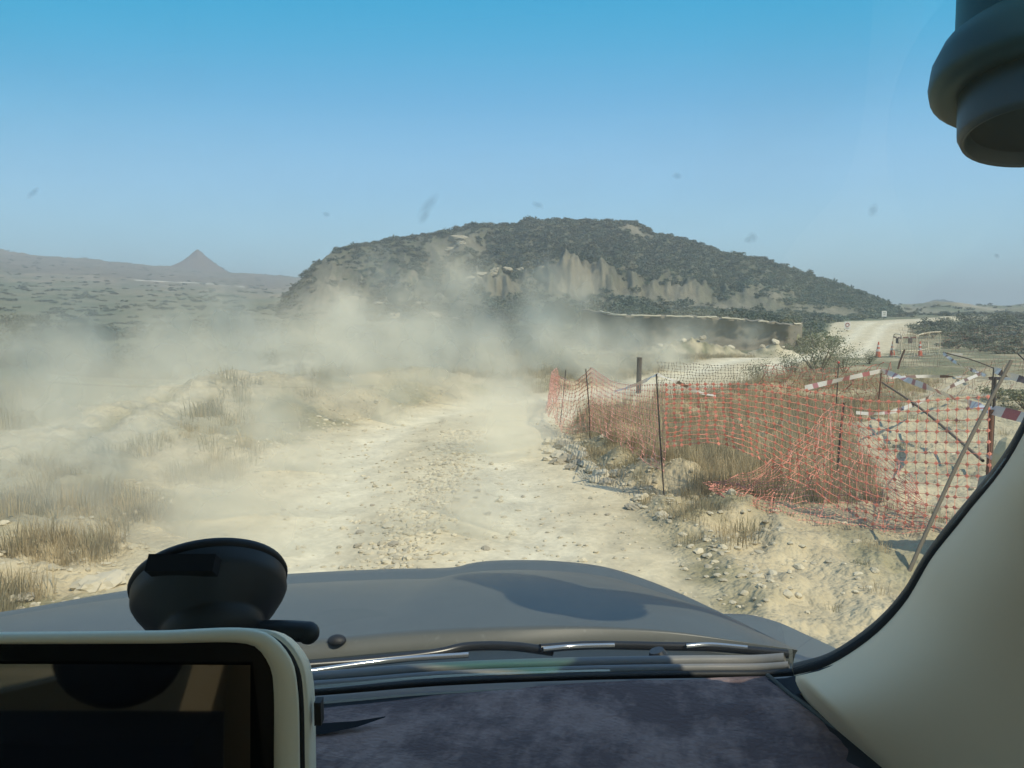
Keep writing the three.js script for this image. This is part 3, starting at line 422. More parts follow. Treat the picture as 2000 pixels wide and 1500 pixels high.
rod('fence_rod', onG(6.55, 10.7, 0), at(1941, 718, 10.7), 0.01, steel, 'thin wire rod just behind the upright dark rod', 'rod');
rod('fence_rod', onG(8.3, 11.2, 0), at(1987, 690, 12.7), 0.012, steel, 'thin rod at the right edge holding the bunched net', 'rod');
rod('fence_rod', onG(5.5, 16.6, 0), at(1498, 727, 16.8), 0.012, steel, 'small dark stake of the dotted net', 'rod');
{ const b = onG(2.42, 15, -0.15), tp = at(1249, 698, 15); const t = thing('wooden_post', 'thick weathered wooden post behind the orange net', 'post', b); part(t, 'shaft', cyl(b, tp, 0.052, 0.048, 9), woodDark); }
rod('fallen_pole', at(1724, 735, 12.55), onG(4.55, 7.5, 0.12), 0.016, std(0.16, 0.12, 0.08, 0.9), 'long brown pole slanting down from the taped stake to the ground', 'pole');
// striped barrier tape: strips that twist, coloured piece by piece
function tape(pts, width, stripe, twist, cA, cB, label, group) {
  const c = new THREE.CatmullRomCurve3(pts, false, 'centripetal'), L = c.getLength(), n = Math.max(16, Math.round(L / 0.06)), rowsA = [], t = thing('barrier_tape', label, 'tape', pts[0], group), stripes = [];
  const P = []; for (let i = 0; i <= n; i++) { const u = i / n, p = c.getPointAt(u), tg = c.getTangentAt(u), up = V(0, 1, 0).cross(tg).normalize(), v = tg.clone().cross(up).normalize(), a = twist * Math.sin(u * 9) + twist * 0.6 * n2(u * 6, L); const w = up.multiplyScalar(Math.sin(a)).addScaledVector(v, Math.cos(a)).multiplyScalar(width / 2); P.push([p.clone().add(w), p.clone().sub(w)]); }
  for (let i = 0; i < n; i++) { const cyc = i / n * L / stripe / 2 + 0.2, k = 2 * Math.floor(cyc) + (cyc % 1 > 0.68 ? 1 : 0); (stripes[k] ??= []).push(P[i]); stripes[k].last = P[i + 1]; }
  stripes.forEach((r, k) => r.last && part(t, 'stripe', loft([...r, r.last]), k % 2 ? cB : cA)); return t;
}
const redT = phys(0.36, 0.09, 0.075, 0.6, { transmission: 0.35, thickness: 0 }), brownT = std(0.14, 0.08, 0.06, 0.6);
const S1 = at(1722, 724, 12.55);
tape([at(1572, 758, 9.6), at(1640, 742, 11.2), S1], 0.065, 0.42, 0.3, whitePl, redT, 'wide red and white tape running left from the taped stake');
tape([S1, at(1800, 752, 10), at(1880, 784, 8.2), at(1937, 800, 5.7), at(2010, 818, 5.2)], 0.075, 0.3, 1.0, whitePl, redT, 'long red and white tape sloping down to the leaning pole and the right edge');
tape([at(1738, 806, 9.5), at(1790, 788, 10.5), at(1850, 758, 11.8), at(1915, 730, 13)], 0.05, 0.35, 0.7, whitePl, brownT, 'white and brown tape slanting up to the right over bare earth');
tape([at(1672, 806, 7.9), at(1700, 808, 8.4), at(1738, 806, 9.4)], 0.035, 0.5, 0.4, whitePl, redT, 'short low tape lying level behind the nearest net');
tape([at(1735, 737, 14), at(1830, 735, 14.3), at(1940, 739, 13.8), at(2010, 740, 13)], 0.06, 0.38, 1.2, whitePl, brownT, 'level twisted tape along the faded net');
tape([at(1842, 690, 20.9), at(1870, 710, 19), at(1925, 734, 16)], 0.07, 0.4, 1, whitePl, brownT, 'twisted tape running down from the slanting stake');
tape([at(1941, 722, 10.7), at(1975, 735, 10), at(2010, 745, 9.6)], 0.09, 0.3, 0.8, whitePl, brownT, 'short flapping tape from the wire rod to the right edge');
tape([at(1200, 765, 8.6), at(1250, 748, 7.6), at(1283, 731, 6.66)], 0.035, 2, 0.8, whitePl, redT, 'pale tape hanging left from the bent rod tip');
tape([at(1284, 731, 6.64), at(1320, 745, 6.9), at(1372, 768, 7.2), at(1398, 773, 7.3)], 0.03, 0.34, 0.9, whitePl, std(0.3, 0.24, 0.18, 0.7), 'pale tape hanging right from the bent rod tip');
tape([at(1926, 888, 5.65), at(1940, 896, 5.6), at(1956, 904, 5.5)], 0.03, 2, 0.3, whitePl, redT, 'white tape end knotted low on the rusty red stake');
tape([at(1857, 692, 22), at(1880, 692, 22)], 0.06, 2, 0.1, whitePl, redT, 'single straight white strip below the bushes on the right');
{ const D = 4.9, p = at(1985, 890, D), g = rockGeo(3, 0.95, 0.06); g.scale(0.15, 0.17, 0.15); const m = top('boulder', g, std(0.5, 0.42, 0.25, 0.8), 'smooth rounded tan boulder half hidden by the dark pillar edge', 'boulder'); m.position.set(p.x + 0.02, p.y - 0.03, p.z);
  const g2 = merge([rockGeo(2, 0.9, 0.2).scale(0.3, 0.42, 0.3)]); const m2 = top('boulder', g2, rockMats[1], 'rough boulder under the smooth tan one, behind the pillar', 'boulder'); m2.position.set(p.x + 0.06, hAt(p.x, -D) + 0.3, p.z); }

// ---------------------------------------------------------------- cones, barriers, signs
function cone(px, py, D, label) {
  const x = at(px, py, D).x, y = hAt(x, -D), t = thing('traffic_cone', label, 'traffic cone', V(x, y, -D)), o = std(0.5, 0.11, 0.05, 0.7), w = std(0.6, 0.56, 0.5, 0.6), base = std(0.16, 0.1, 0.07, 0.9);
  const pf = (h) => 0.13 - 0.105 * h / 0.72;
  part(t, 'base', new THREE.CylinderGeometry(0.2, 0.21, 0.05, 4).rotateY(0.6).translate(0, 0.025, 0), base, true);
  const band = (n, a, b, m, e = 0) => part(t, n, new THREE.CylinderGeometry(pf(b) + e, pf(a) + e, b - a, 18, 1, true).translate(0, (a + b) / 2, 0), m, true);
  band('cone_body', 0.05, 0.74, o); band('reflective_band', 0.3, 0.42, w, 0.004); band('reflective_band', 0.5, 0.6, w, 0.004); return t;
}
cone(1715, 692, 36, 'left of the two upright orange cones on the far road');
cone(1743, 686, 37.5, 'orange cone standing against the left end of the barriers');
cone(1797, 678, 37.5, 'dusty cone under the middle of the barrier row');
function barrier(p1, p2, label, plate, tilt) {
  const x1 = p1[0], x2 = p2[0], a = onG(x1, p1[1], 0), b = onG(x2, p2[1], 0), L = Math.hypot(b.x - a.x, b.z - a.z), t = thing('crowd_barrier', label, 'barrier', a.clone().lerp(b, 0.5), 'metal barriers closing the far road'); t.position.y = Math.min(a.y, b.y); t.rotation.y = Math.atan2(-(b.z - a.z), b.x - a.x); t.rotation.x = tilt;
  const m = std(0.6, 0.53, 0.37, 0.6);
  part(t, 'frame', [tube([V(-L / 2, 0.2, 0), V(-L / 2, 0.98, 0), V(-L / 2 + 0.06, 1.05, 0), V(L / 2 - 0.06, 1.05, 0), V(L / 2, 0.98, 0), V(L / 2, 0.2, 0)], 0.024, 7, 40), cyl(V(-L / 2, 0.32, 0), V(L / 2, 0.32, 0), 0.022)], m, true);
  for (let i = 1; i < 8; i++) part(t, 'bar', cyl(V(-L / 2 + L * i / 8, 0.32, 0), V(-L / 2 + L * i / 8, 1.04, 0), 0.007, 0.007, 6), m, true);
  for (const s of [-1, 1]) part(t, 'foot', [cyl(V(s * L * 0.42, 0.02, -0.3), V(s * L * 0.42, 0.02, 0.3), 0.022), cyl(V(s * L * 0.42, 0, 0), V(s * L * 0.42, 0.25, 0), 0.022)], m, true);
  if (plate) { part(t, 'name_plate', box(0.3, 0.24, 0.012, 0.05, 0.78, 0.03), std(0.07, 0.06, 0.05, 0.7), true); const d = []; for (let i = 0; i < 7; i++) if (i !== 3) d.push(box(0.13, 0.06, 0.01, -L * 0.4 + L * 0.8 * i / 6, 0.93, 0.028)); const lm = std(0.16, 0.08, 0.06, 0.8); d.forEach((g) => part(t, 'lettering', g, lm, true)); }
}
const bp = (px, D) => [(px - 1000) / F * D, D];
barrier(bp(1744, 37.4), bp(1760, 36.4), 'leftmost barrier of the row, against the cone', true, 0.03);
barrier(bp(1761, 36.3), bp(1789, 36.8), 'second barrier of the row, with a dark plate in its middle', true, -0.02);
barrier(bp(1791, 37.2), bp(1812, 38.6), 'third barrier of the row, turned away to the right', false, 0.04);
barrier(bp(1814, 39), bp(1836, 40), 'rightmost barrier of the row, half sunk among bushes', false, -0.05);
{ const e1 = bp(1788, 37), e2 = bp(1836, 40), a = onG(e1[0], e1[1], 1.1), b = onG(e2[0], e2[1], 1.12); rod('plank', a, b, 0.04, std(0.42, 0.36, 0.25, 0.9), 'pale plank laid along the top of the right barriers', 'plank'); }
function sign(px, py, D, wpx, hpx, label, ring) {
  const p = at(px, py, D), x = p.x, y = hAt(x, -D), w = wpx / F * D, h = hpx / F * D, t = thing('road_sign', label, 'sign', V(x, y, -D)), cy = p.y - y;
  part(t, 'board', box(w, h, 0.03, 0, cy, 0), std(0.62, 0.6, 0.54, 0.6), true); part(t, 'pole', cyl(V(0, 0, -0.05), V(0, cy + h * 0.3, -0.05), 0.035), steel, true);
  if (ring) { part(t, 'emblem_ring', new THREE.TorusGeometry(h * 0.21, h * 0.055, 8, 24).translate(0, cy + h * 0.1, 0.02), std(0.3, 0.1, 0.08, 0.6), true); part(t, 'caption_bar', box(w * 0.6, h * 0.08, 0.008, 0, cy - h * 0.3, 0.019), std(0.2, 0.18, 0.16, 0.7), true); }
  else { part(t, 'text_bar', box(w * 0.62, h * 0.14, 0.008, 0, cy + h * 0.24, 0.019), std(0.22, 0.22, 0.2, 0.7), true); part(t, 'text_block', box(w * 0.5, h * 0.26, 0.008, w * 0.05, cy - h * 0.08, 0.019), std(0.3, 0.3, 0.27, 0.7), true); part(t, 'edge_strip', box(w * 0.9, h * 0.05, 0.008, 0, cy - h * 0.4, 0.019), std(0.3, 0.29, 0.26, 0.7), true); }
}
sign(1727, 613, 92, 9.5, 11, 'small white notice sign above the far road crest', false);
sign(1655, 636, 62, 12, 16, 'white sign with a dark red ring left of the far road', true);

// ---------------------------------------------------------------- the car round the camera
const metalDust = (() => { const A = tileNoise(512, 6, 6, 0.6), B = tileNoise(512, 128, 2, 0.5); return tex(512, (i) => { const v = 0.62 + 0.25 * A[i] + (B[i] > 0.8 ? 0.45 : 0); return [v, v, v * 0.98]; }); })();
const car = thing('off_road_car', 'dark dusty off road car seen from inside its cabin', 'car', V(-0.36, 0, -0.4));
const paint = phys(0.1, 0.108, 0.098, 0.5, { map: metalDust, clearcoat: 0.25, clearcoatRoughness: 0.35 }), paintDark = phys(0.085, 0.11, 0.115, 0.4, { clearcoat: 0.2, clearcoatRoughness: 0.3 }), blackPl = std(0.02, 0.021, 0.022, 0.55), rubber = std(0.012, 0.013, 0.014, 0.6), cowlM = phys(0.022, 0.032, 0.036, 0.5), beige = std(0.92, 0.7, 0.44, 0.6), liner = std(0.42, 0.36, 0.25, 0.95);
const hoodRear = curve([[-420, 1345, 0.98], [0, 1292, 1.02], [560, 1263, 1.04], [800, 1243, 1.06], [1000, 1233, 1.07], [1150, 1230, 1.08], [1300, 1237, 1.08], [1420, 1251, 1.08], [1548, 1268, 1.07]].map((a) => at(...a)), 120);
{
  const crest = curve([[-420, 1300, 1.35], [-150, 1238, 1.45], [0, 1213, 1.5], [200, 1177, 1.58], [400, 1153, 1.65], [560, 1141, 1.7], [740, 1132, 1.74], [880, 1128, 1.76], [912, 1120, 1.76], [950, 1115, 1.76], [1010, 1113, 1.76], [1090, 1115, 1.75], [1190, 1127, 1.7], [1290, 1157, 1.6], [1400, 1199, 1.45], [1490, 1238, 1.25], [1562, 1271, 1.09]].map((a) => at(...a)), 120);
  const rows = [];
  for (let j = 0; j <= 24; j++) { const t = j / 24; rows.push(hoodRear.map((p, i) => { const q = p.clone().lerp(crest[i], t); q.y += 0.028 * Math.sin(Math.PI * t) * sst(119, 100, i); return q; })); }
  for (let j = 1; j <= 8; j++) { const a = j / 8 * 1.3; rows.push(crest.map((p, i) => { const k = lerp(1, 0.15, sst(85, 119, i)); return V(p.x, p.y - 0.16 * (1 - Math.cos(a)) - 0.03 * a * a, p.z - 0.32 * Math.sin(a) * k); })); }
  const lip = hoodRear.map((p) => V(p.x, p.y - 0.03, p.z + 0.004)); rows.unshift(lip);
  part(car, 'hood', loft(rows, 2.2, 1.6), paint);
  const hs = crest.slice(88), fr = curve([[1395, 1202, 1.62], [1450, 1199, 1.62], [1510, 1212, 1.55], [1580, 1242, 1.42], [1660, 1279, 1.28], [1780, 1335, 1.12]].map((a) => at(...a)), 32), inner = hs.map((p) => V(p.x + 0.004, p.y - 0.02, p.z)).slice(0, 32);
  const fr2 = fr.map((p) => V(p.x + 0.06, p.y - 0.12, p.z)), low = fr.map((p) => V(p.x + 0.08, p.y - 0.55, p.z));
  const mid = inner.map((p, i) => p.clone().lerp(fr[i], 0.5).add(V(0, -0.012, 0)));
  part(car, 'fender', loft([inner.map((p) => V(p.x - 0.05, p.y - 0.05, p.z)), inner, mid, fr, fr2, low], 1, 1), paintDark);
}
const glassBase = curve([[-520, 1400, 0.66], [200, 1378, 0.71], [601, 1358, 0.745], [850, 1338, 0.775], [1150, 1326, 0.795], [1380, 1322, 0.8], [1505, 1321, 0.795], [1552, 1318, 0.785]].map((a) => at(...a)), 100);
{ // cowl between hood and glass
  const up = hoodRear.slice(0, 118).filter((_, i) => i % 1 === 0), rows = []; const hb = curve(hoodRear, 100);
  const prof = [[0, -0.02, 0], [0.12, -0.022, 0], [0.4, -0.04, 0.3], [0.75, -0.03, 0.7], [1, -0.008, 1]];
  for (const [t, dy] of prof) rows.push(hb.map((p, i) => { const q = p.clone().lerp(glassBase[i], t); q.y += dy; return q; }));
  part(car, 'cowl_panel', loft(rows, 3, 1), cowlM);
  const ridge = (o, r, m, n) => part(car, n, tube(glassBase.filter((_, i) => i % 6 === 0 || i === 99).map((p) => V(p.x, p.y + o[0], p.z - o[1])), r, 8, 120), m);
  const seal = phys(0.2, 0.2, 0.19, 0.28);
  ridge([0.004, 0.03], 0.006, seal, 'glass_seal'); ridge([0.002, 0.017], 0.0045, seal, 'glass_seal'); ridge([0, 0.006], 0.004, rubber, 'glass_seal');
  // wipers: arm and blade
  const arm = phys(0.02, 0.022, 0.024, 0.3), ch = phys(0.5, 0.52, 0.52, 0.15, { metalness: 0.8 });
  const w = (pts, r) => tube(pts.map((a) => at(...a)), r, 7, 40);
  part(car, 'wiper_arm', w([[600, 1300, 0.9], [750, 1288, 0.93], [860, 1274, 0.96], [910, 1263, 0.97], [1000, 1262, 0.965], [1080, 1272, 0.95]], 0.006), arm);
  part(car, 'wiper_blade', w([[600, 1312, 0.86], [760, 1290, 0.9], [915, 1279, 0.91]], 0.0035), ch);
  part(car, 'wiper_arm', w([[1055, 1266, 0.95], [1150, 1260, 0.97], [1300, 1262, 0.965], [1390, 1264, 0.96], [1540, 1277, 0.94]], 0.0055), arm);
  part(car, 'wiper_blade', w([[1060, 1268, 0.935], [1110, 1263, 0.95], [1200, 1260, 0.955]], 0.003), ch);
  part(car, 'wiper_blade', w([[1340, 1262, 0.955], [1383, 1259, 0.958], [1460, 1265, 0.95]], 0.003), ch);
  part(car, 'wiper_pivot', [cyl(at(1285, 1280, 0.92), at(1282, 1270, 0.92), 0.012, 0.009, 12)], arm);
  const nz = at(658, 1243, 1.05); const noz = part(car, 'washer_nozzle', new THREE.SphereGeometry(0.013, 18, 10, 0, 6.3, 0, 1.75).scale(1, 0.62, 0.8).translate(nz.x, nz.y - 0.006, nz.z), rubber);
}
// windscreen with its tinted top band
const pillarEdge = curve([[1552, 1318, 0.785], [1610, 1303, 0.765], [1700, 1247, 0.735], [1765, 1180, 0.71], [1820, 1090, 0.675], [1885, 1008, 0.635], [1998, 850, 0.565]].map((a) => at(...a)).concat([V(0.4, 1.74, -0.53), V(0.42, 1.9, -0.4)]), 60);
const HEAD_Z = -0.4;
{
  const rows = [], tint = 256, d = new Uint8Array(tint * 4 * 4);
  const left = curve([glassBase[0], V(-1.08, 1.6, -0.58), V(-1.0, 1.9, HEAD_Z + 0.03)], 60);
  const nB = glassBase.length;
  for (let j = 0; j < 60; j++) { const t = j / 59, row = []; for (let i = 0; i < nB; i++) { const s = i / (nB - 1), b = glassBase[i].clone(), l0 = left[0].clone().lerp(pillarEdge[0], s), l1 = left[j].clone().lerp(pillarEdge[j], s); b.sub(l0).multiplyScalar(1 - 0.4 * t).add(l1); b.z -= 0.004; row.push(b); } rows.push(row); }
  for (let y = 0; y < tint; y++) for (let x = 0; x < 4; x++) { const v = y / tint, k = sst(0.74, 0.93, v); d.set([Math.round(255 * lerp(0.99, 0.3, k)), Math.round(255 * lerp(0.98, 0.88, k)), Math.round(255 * lerp(0.89, 0.8, k)), 255], (y * 4 + x) * 4); }
  const tt = new THREE.DataTexture(d, 4, tint); tt.magFilter = THREE.LinearFilter; tt.needsUpdate = true;
  const fa = tileNoise(256, 3, 6, 0.6), film = tex(256, (i, x, y) => clamp(0.955 - 0.3 * Math.max(0, fa[i] - 0.5), 0.84, 0.97));
  part(car, 'windscreen', loft(rows), phys(1, 1, 1, 0, { transmission: 1, transmissionMap: film, thickness: 0, ior: 1.45, map: tt }));
  const speckM = std(0.05, 0.05, 0.045, 1, { transparent: true, opacity: 0.25, vertexColors: true });
  const onGlass = (px, py) => { let best = 1e9, hit = null; for (const r of rows) for (const p of r) { const k = 1 / -p.z, u = 1000 + F * p.x * k / (CP + (EYE - p.y) * k * SP), e = at(px, py, -p.z), dd = (e.x - p.x) ** 2 + (e.y - p.y) ** 2; if (dd < best) { best = dd; hit = e; } } return hit; };
  for (const [px, py, r, a] of [[864, 822, 0.0026, 1.3], [1466, 465, 0.0036, 1.2], [1457, 470, 0.0024, 1], [838, 402, 0.004, 2.6], [830, 425, 0.003, 2], [1320, 345, 0.003, 1], [1700, 412, 0.003, 2], [72, 378, 0.0026, 1.8], [1050, 402, 0.004, 0.6], [1940, 500, 0.002, 1], [640, 420, 0.003, 0.6]]) { const p = onGlass(px, py), g = new THREE.RingGeometry(0.0001, r * 1.3, 14, 3), cl = []; for (let i = 0; i < g.attributes.position.count; i++) cl.push(1, 1, 1, 0.75 * sst(1, 0.1, Math.hypot(g.attributes.position.getX(i), g.attributes.position.getY(i)) / (r * 1.3))); g.setAttribute('color', new THREE.Float32BufferAttribute(cl, 4)); g.scale(1, a, 1); g.rotateZ(-0.5); g.rotateX(-0.55); part(car, 'dirt_speck', g.translate(p.x, p.y, p.z + 0.004), speckM); }
}
{ // pillar trim, its dark seal, roof and cabin shell
  const E = pillarEdge, I = curve([[1748, 1520, 0.6], [1880, 1530, 0.54], [2060, 1480, 0.48], [2300, 1330, 0.43], [2500, 1150, 0.4], [2700, 950, 0.36]].map((a) => at(...a)).concat([V(0.5, 1.7, -0.2), V(0.5, 1.9, -0.12)]), 60);
  const rows = E.map((e, i) => { const row = [], q = I[i], mid = e.clone().lerp(q, 0.5), toCam = V(0, EYE, 0).sub(mid).normalize(), out = V(-0.55, 0.75, -0.1).normalize(); for (let k = 0; k <= 26; k++) { const t = k / 26, b = e.clone().lerp(q, t), s = Math.sin(Math.PI * Math.pow(t, 0.5)); b.addScaledVector(V(0, EYE, 0).sub(b).normalize(), 0.085 * s); row.push(b); } return row; });
  rows.unshift(rows[0].map((p) => p.clone().addScaledVector(p.clone().sub(V(0, EYE, 0)).normalize(), 0.12).add(V(-0.008, -0.012, 0))));
  part(car, 'pillar_trim', loft(rows, 4, 4), beige);
  part(car, 'pillar_seal', tube(E.filter((_, i) => i % 3 === 0).map((p, i) => V(p.x + 0.004 + 0.0005 * i, p.y + 0.002, p.z - 0.004)), 0.0085, 8, 90), rubber);
  const outer = E.map((p, i) => V(p.x + 0.03, p.y + 0.0, p.z - 0.03)), outer2 = E.map((p) => V(p.x + 0.1, p.y - 0.02, p.z + 0.06));
  part(car, 'pillar', loft([E.map((p) => V(p.x + 0.012, p.y, p.z - 0.012)), outer, outer2], 1, 1), paintDark);
  const roof = [], rx = [-1.12, -1.05, -0.7, -0.3, 0.1, 0.38, 0.46]; for (const z of [HEAD_Z - 0.02, HEAD_Z + 0.3, 0.8, 1.6, 2.4]) roof.push(rx.map((x) => V(x, 1.93 - 0.1 * ((x + 0.33) / 0.78) ** 4 + (z > 0 ? 0.03 : 0), z)));
  part(car, 'roof', loft(roof), paint);
  part(car, 'headliner', loft(roof.map((r) => r.map((p) => V(p.x * 0.98, p.y - 0.035, p.z + 0.01)))), liner);
  for (const s of [-1.12, 0.5]) { part(car, 'door', box(0.06, 0.8, 2.75, s, 0.85, 0.98), liner); part(car, 'window_rail', box(0.05, 0.16, 2.8, s, 1.86, 0.95), liner); part(car, 'pillar_post', [box(0.06, 0.75, 0.08, s, 1.55, 0.75), box(0.06, 0.75, 0.16, s, 1.55, 2.2)], liner); part(car, 'body_side', box(0.12, 0.5, 1.2, s + (s < 0 ? -0.05 : 0.03), 0.55, -0.95), paintDark); }
  const tinted = phys(0.9, 0.87, 0.78, 0, { transmission: 1, thickness: 0, ior: 1.45 }); for (const s of [-1.12, 0.5]) part(car, 'side_window', box(0.004, 0.54, 2.6, s, 1.51, 1.0), tinted); part(car, 'rear_window', box(1.5, 0.62, 0.004, -0.32, 1.57, 2.36), tinted);
  part(car, 'tailgate', box(1.6, 0.8, 0.06, -0.32, 0.85, 2.35), liner); part(car, 'cabin_floor', box(1.6, 0.05, 3.0, -0.32, 0.45, 0.95), liner); part(car, 'bumper', box(1.5, 0.4, 0.15, -0.4, 0.6, -1.85), blackPl);
  const seat = (x) => { part(car, 'seat', [box(0.46, 0.16, 0.5, x, 0.75, 0.32), box(0.46, 0.5, 0.14, x, 1.0, 0.62, -0.2)], std(0.05, 0.05, 0.055, 0.95)); part(car, 'headrest', new THREE.SphereGeometry(0.14, 16, 12).scale(0.9, 0.7, 0.4).translate(x, 1.35, 0.7), std(0.05, 0.05, 0.055, 0.95)); };
  seat(-0.05); seat(-0.75);
  for (const [x, z] of [[-1.1, -1.15], [0.42, -1.15], [-1.1, 1.6], [0.42, 1.6]]) part(car, 'wheel', new THREE.CylinderGeometry(0.37, 0.37, 0.25, 28).rotateZ(Math.PI / 2).translate(x, 0.38, z), rubber);
}
part(car, 'dash_corner', loft([[[1480, 1322, 0.79], [1530, 1319, 0.782], [1570, 1309, 0.765], [1625, 1292, 0.745]], [[1480, 1352, 0.77], [1530, 1352, 0.765], [1570, 1347, 0.75], [1625, 1330, 0.73]]].map((r) => r.map((a) => at(...a).add(V(0, 0, 0.006))))), rubber);
// dashboard, cover cloth
const dashLine = glassBase.concat([at(1600, 1322, 0.77), at(1680, 1335, 0.74), at(1800, 1360, 0.68)]);
const dashRow = (k, o) => dashLine.map((p) => V(p.x * (1 - 0.02 * k), p.y - 0.004 - o - 0.03 * sst(3, 6, k) * k * 0.3, p.z + 0.004 + 0.045 * k));
{
  part(car, 'dashboard', loft([0, 1, 2, 3, 4, 5, 6, 7].map((k) => dashRow(k, 0.004)).concat([dashLine.map((p) => V(p.x, 0.85, p.z + 0.36))]), 1, 1), blackPl);
  const A = tileNoise(512, 5, 6, 0.66), B = tileNoise(512, 10, 5, 0.7), Cc = tileNoise(512, 128, 2, 0.6);
  const vel = tex(512, (i, x, y) => { const v = clamp(0.45 + 3.4 * (A[i] - 0.5) + 1.6 * (B[(y * 512 + (x * 3 + y) % 512)] - 0.5), 0.05, 1) * (0.75 + 0.5 * Cc[i]); return [0.4 + 0.5 * v, 0.39 + 0.5 * v, 0.43 + 0.48 * v]; }), vb = tex(512, (i) => 0.6 * A[i] + 0.4 * Cc[i]);
  const edgeT = curve([[-500, 1435, 0.645], [300, 1408, 0.69], [601, 1388, 0.715], [850, 1363, 0.748], [1150, 1336, 0.785], [1400, 1328, 0.79], [1495, 1325, 0.789]].map((a) => at(...a)), 80), edgeB = curve([[-700, 1560, 0.55], [300, 1560, 0.57], [900, 1565, 0.59], [1300, 1565, 0.6], [1760, 1535, 0.61]].map((a) => at(...a)), 80);
  const rows = []; for (let j = 0; j <= 40; j++) { const t = j / 40; rows.push(edgeT.map((p, i) => { const q = p.clone().lerp(edgeB[i], t); q.y += 0.004 + 0.002 * fbm(q.x * 9, q.z * 14, 3) + (t < 0.03 || i > 78 ? -0.002 : 0.001); return q; })); }
  const hem = rows.map((r) => r[79]).concat(); rows.forEach((r) => { const e = r[79]; r.push(V(e.x + 0.004, e.y - 0.004, e.z), V(e.x + 0.006, e.y - 0.03, e.z)); });
  const mat = thing('dash_cover', 'mottled purple grey suede cover lying on the dashboard', 'dash cover', V(0, 1.27, -0.7));
  part(mat, 'cloth', loft(rows, 2.2, 0.55), phys(0.4, 0.28, 0.235, 0.95, { map: vel, bumpMap: vb, bumpScale: 0.003, sheen: 0.3, sheenColor: rgb(0.5, 0.48, 0.55), sheenRoughness: 0.5 }));
  part(mat, 'piping', tube(rows.filter((_, j) => j % 4 === 0).map((r) => r[79].clone().add(V(0.002, 0.001, 0))), 0.0025, 6, 60), std(0.12, 0.12, 0.1, 0.9));
  const slit = loft([[[585, 1416], [640, 1415], [700, 1411], [757, 1402]], [[585, 1438], [640, 1436], [705, 1422], [757, 1404]]].map((r) => r.map(([x, y]) => at(x, y, table([[1400, 0.7], [1440, 0.67]], y)).add(V(0, 0.008, 0.012)))));
  part(mat, 'vent_slit', slit, std(0.006, 0.006, 0.007, 1));
}
// snorkel
{
  const c = at(2036, 220, 0.8), ax = V(0.12, 1, -0.24).normalize(), q = new THREE.Quaternion().setFromUnitVectors(V(0, 1, 0), ax), sm = phys(0.017, 0.024, 0.028, 0.45), place = (g) => g.applyQuaternion(q).translate(c.x, c.y, c.z), lt = (p, n = 40) => place(new THREE.LatheGeometry(p.map(([r, y]) => new THREE.Vector2(r, y)), n));
  const t = thing('snorkel', 'black intake snorkel head outside the top right of the windscreen', 'snorkel', c.clone());
  part(t, 'head', lt([[0.062, -0.012], [0.066, -0.024], [0.07, -0.026], [0.0735, -0.018], [0.074, 0.0], [0.074, 0.05]]), sm);
  part(t, 'inlet', lt([[0.0, 0.03], [0.055, 0.02], [0.063, -0.012]]), std(0.01, 0.011, 0.012, 0.8));
  part(t, 'collar', lt([[0.074, 0.022], [0.09, 0.018], [0.1, 0.026], [0.102, 0.036], [0.1, 0.055], [0.092, 0.074], [0.079, 0.085]]), sm);
  part(t, 'duct', lt([[0.079, 0.08], [0.079, 0.26], [0.07, 0.29], [0.03, 0.3], [0, 0.3]]), sm);
  part(t, 'pipe', tube([c.clone().add(V(0.06, 0.14, 0.02)), c.clone().add(V(0.15, 0.12, 0)), c.clone().add(V(0.17, 0, -0.06)), V(0.72, 1.4, -1.0), V(0.72, 1.12, -1.2), V(0.6, 0.95, -1.25)], 0.045, 14, 60), sm);
}
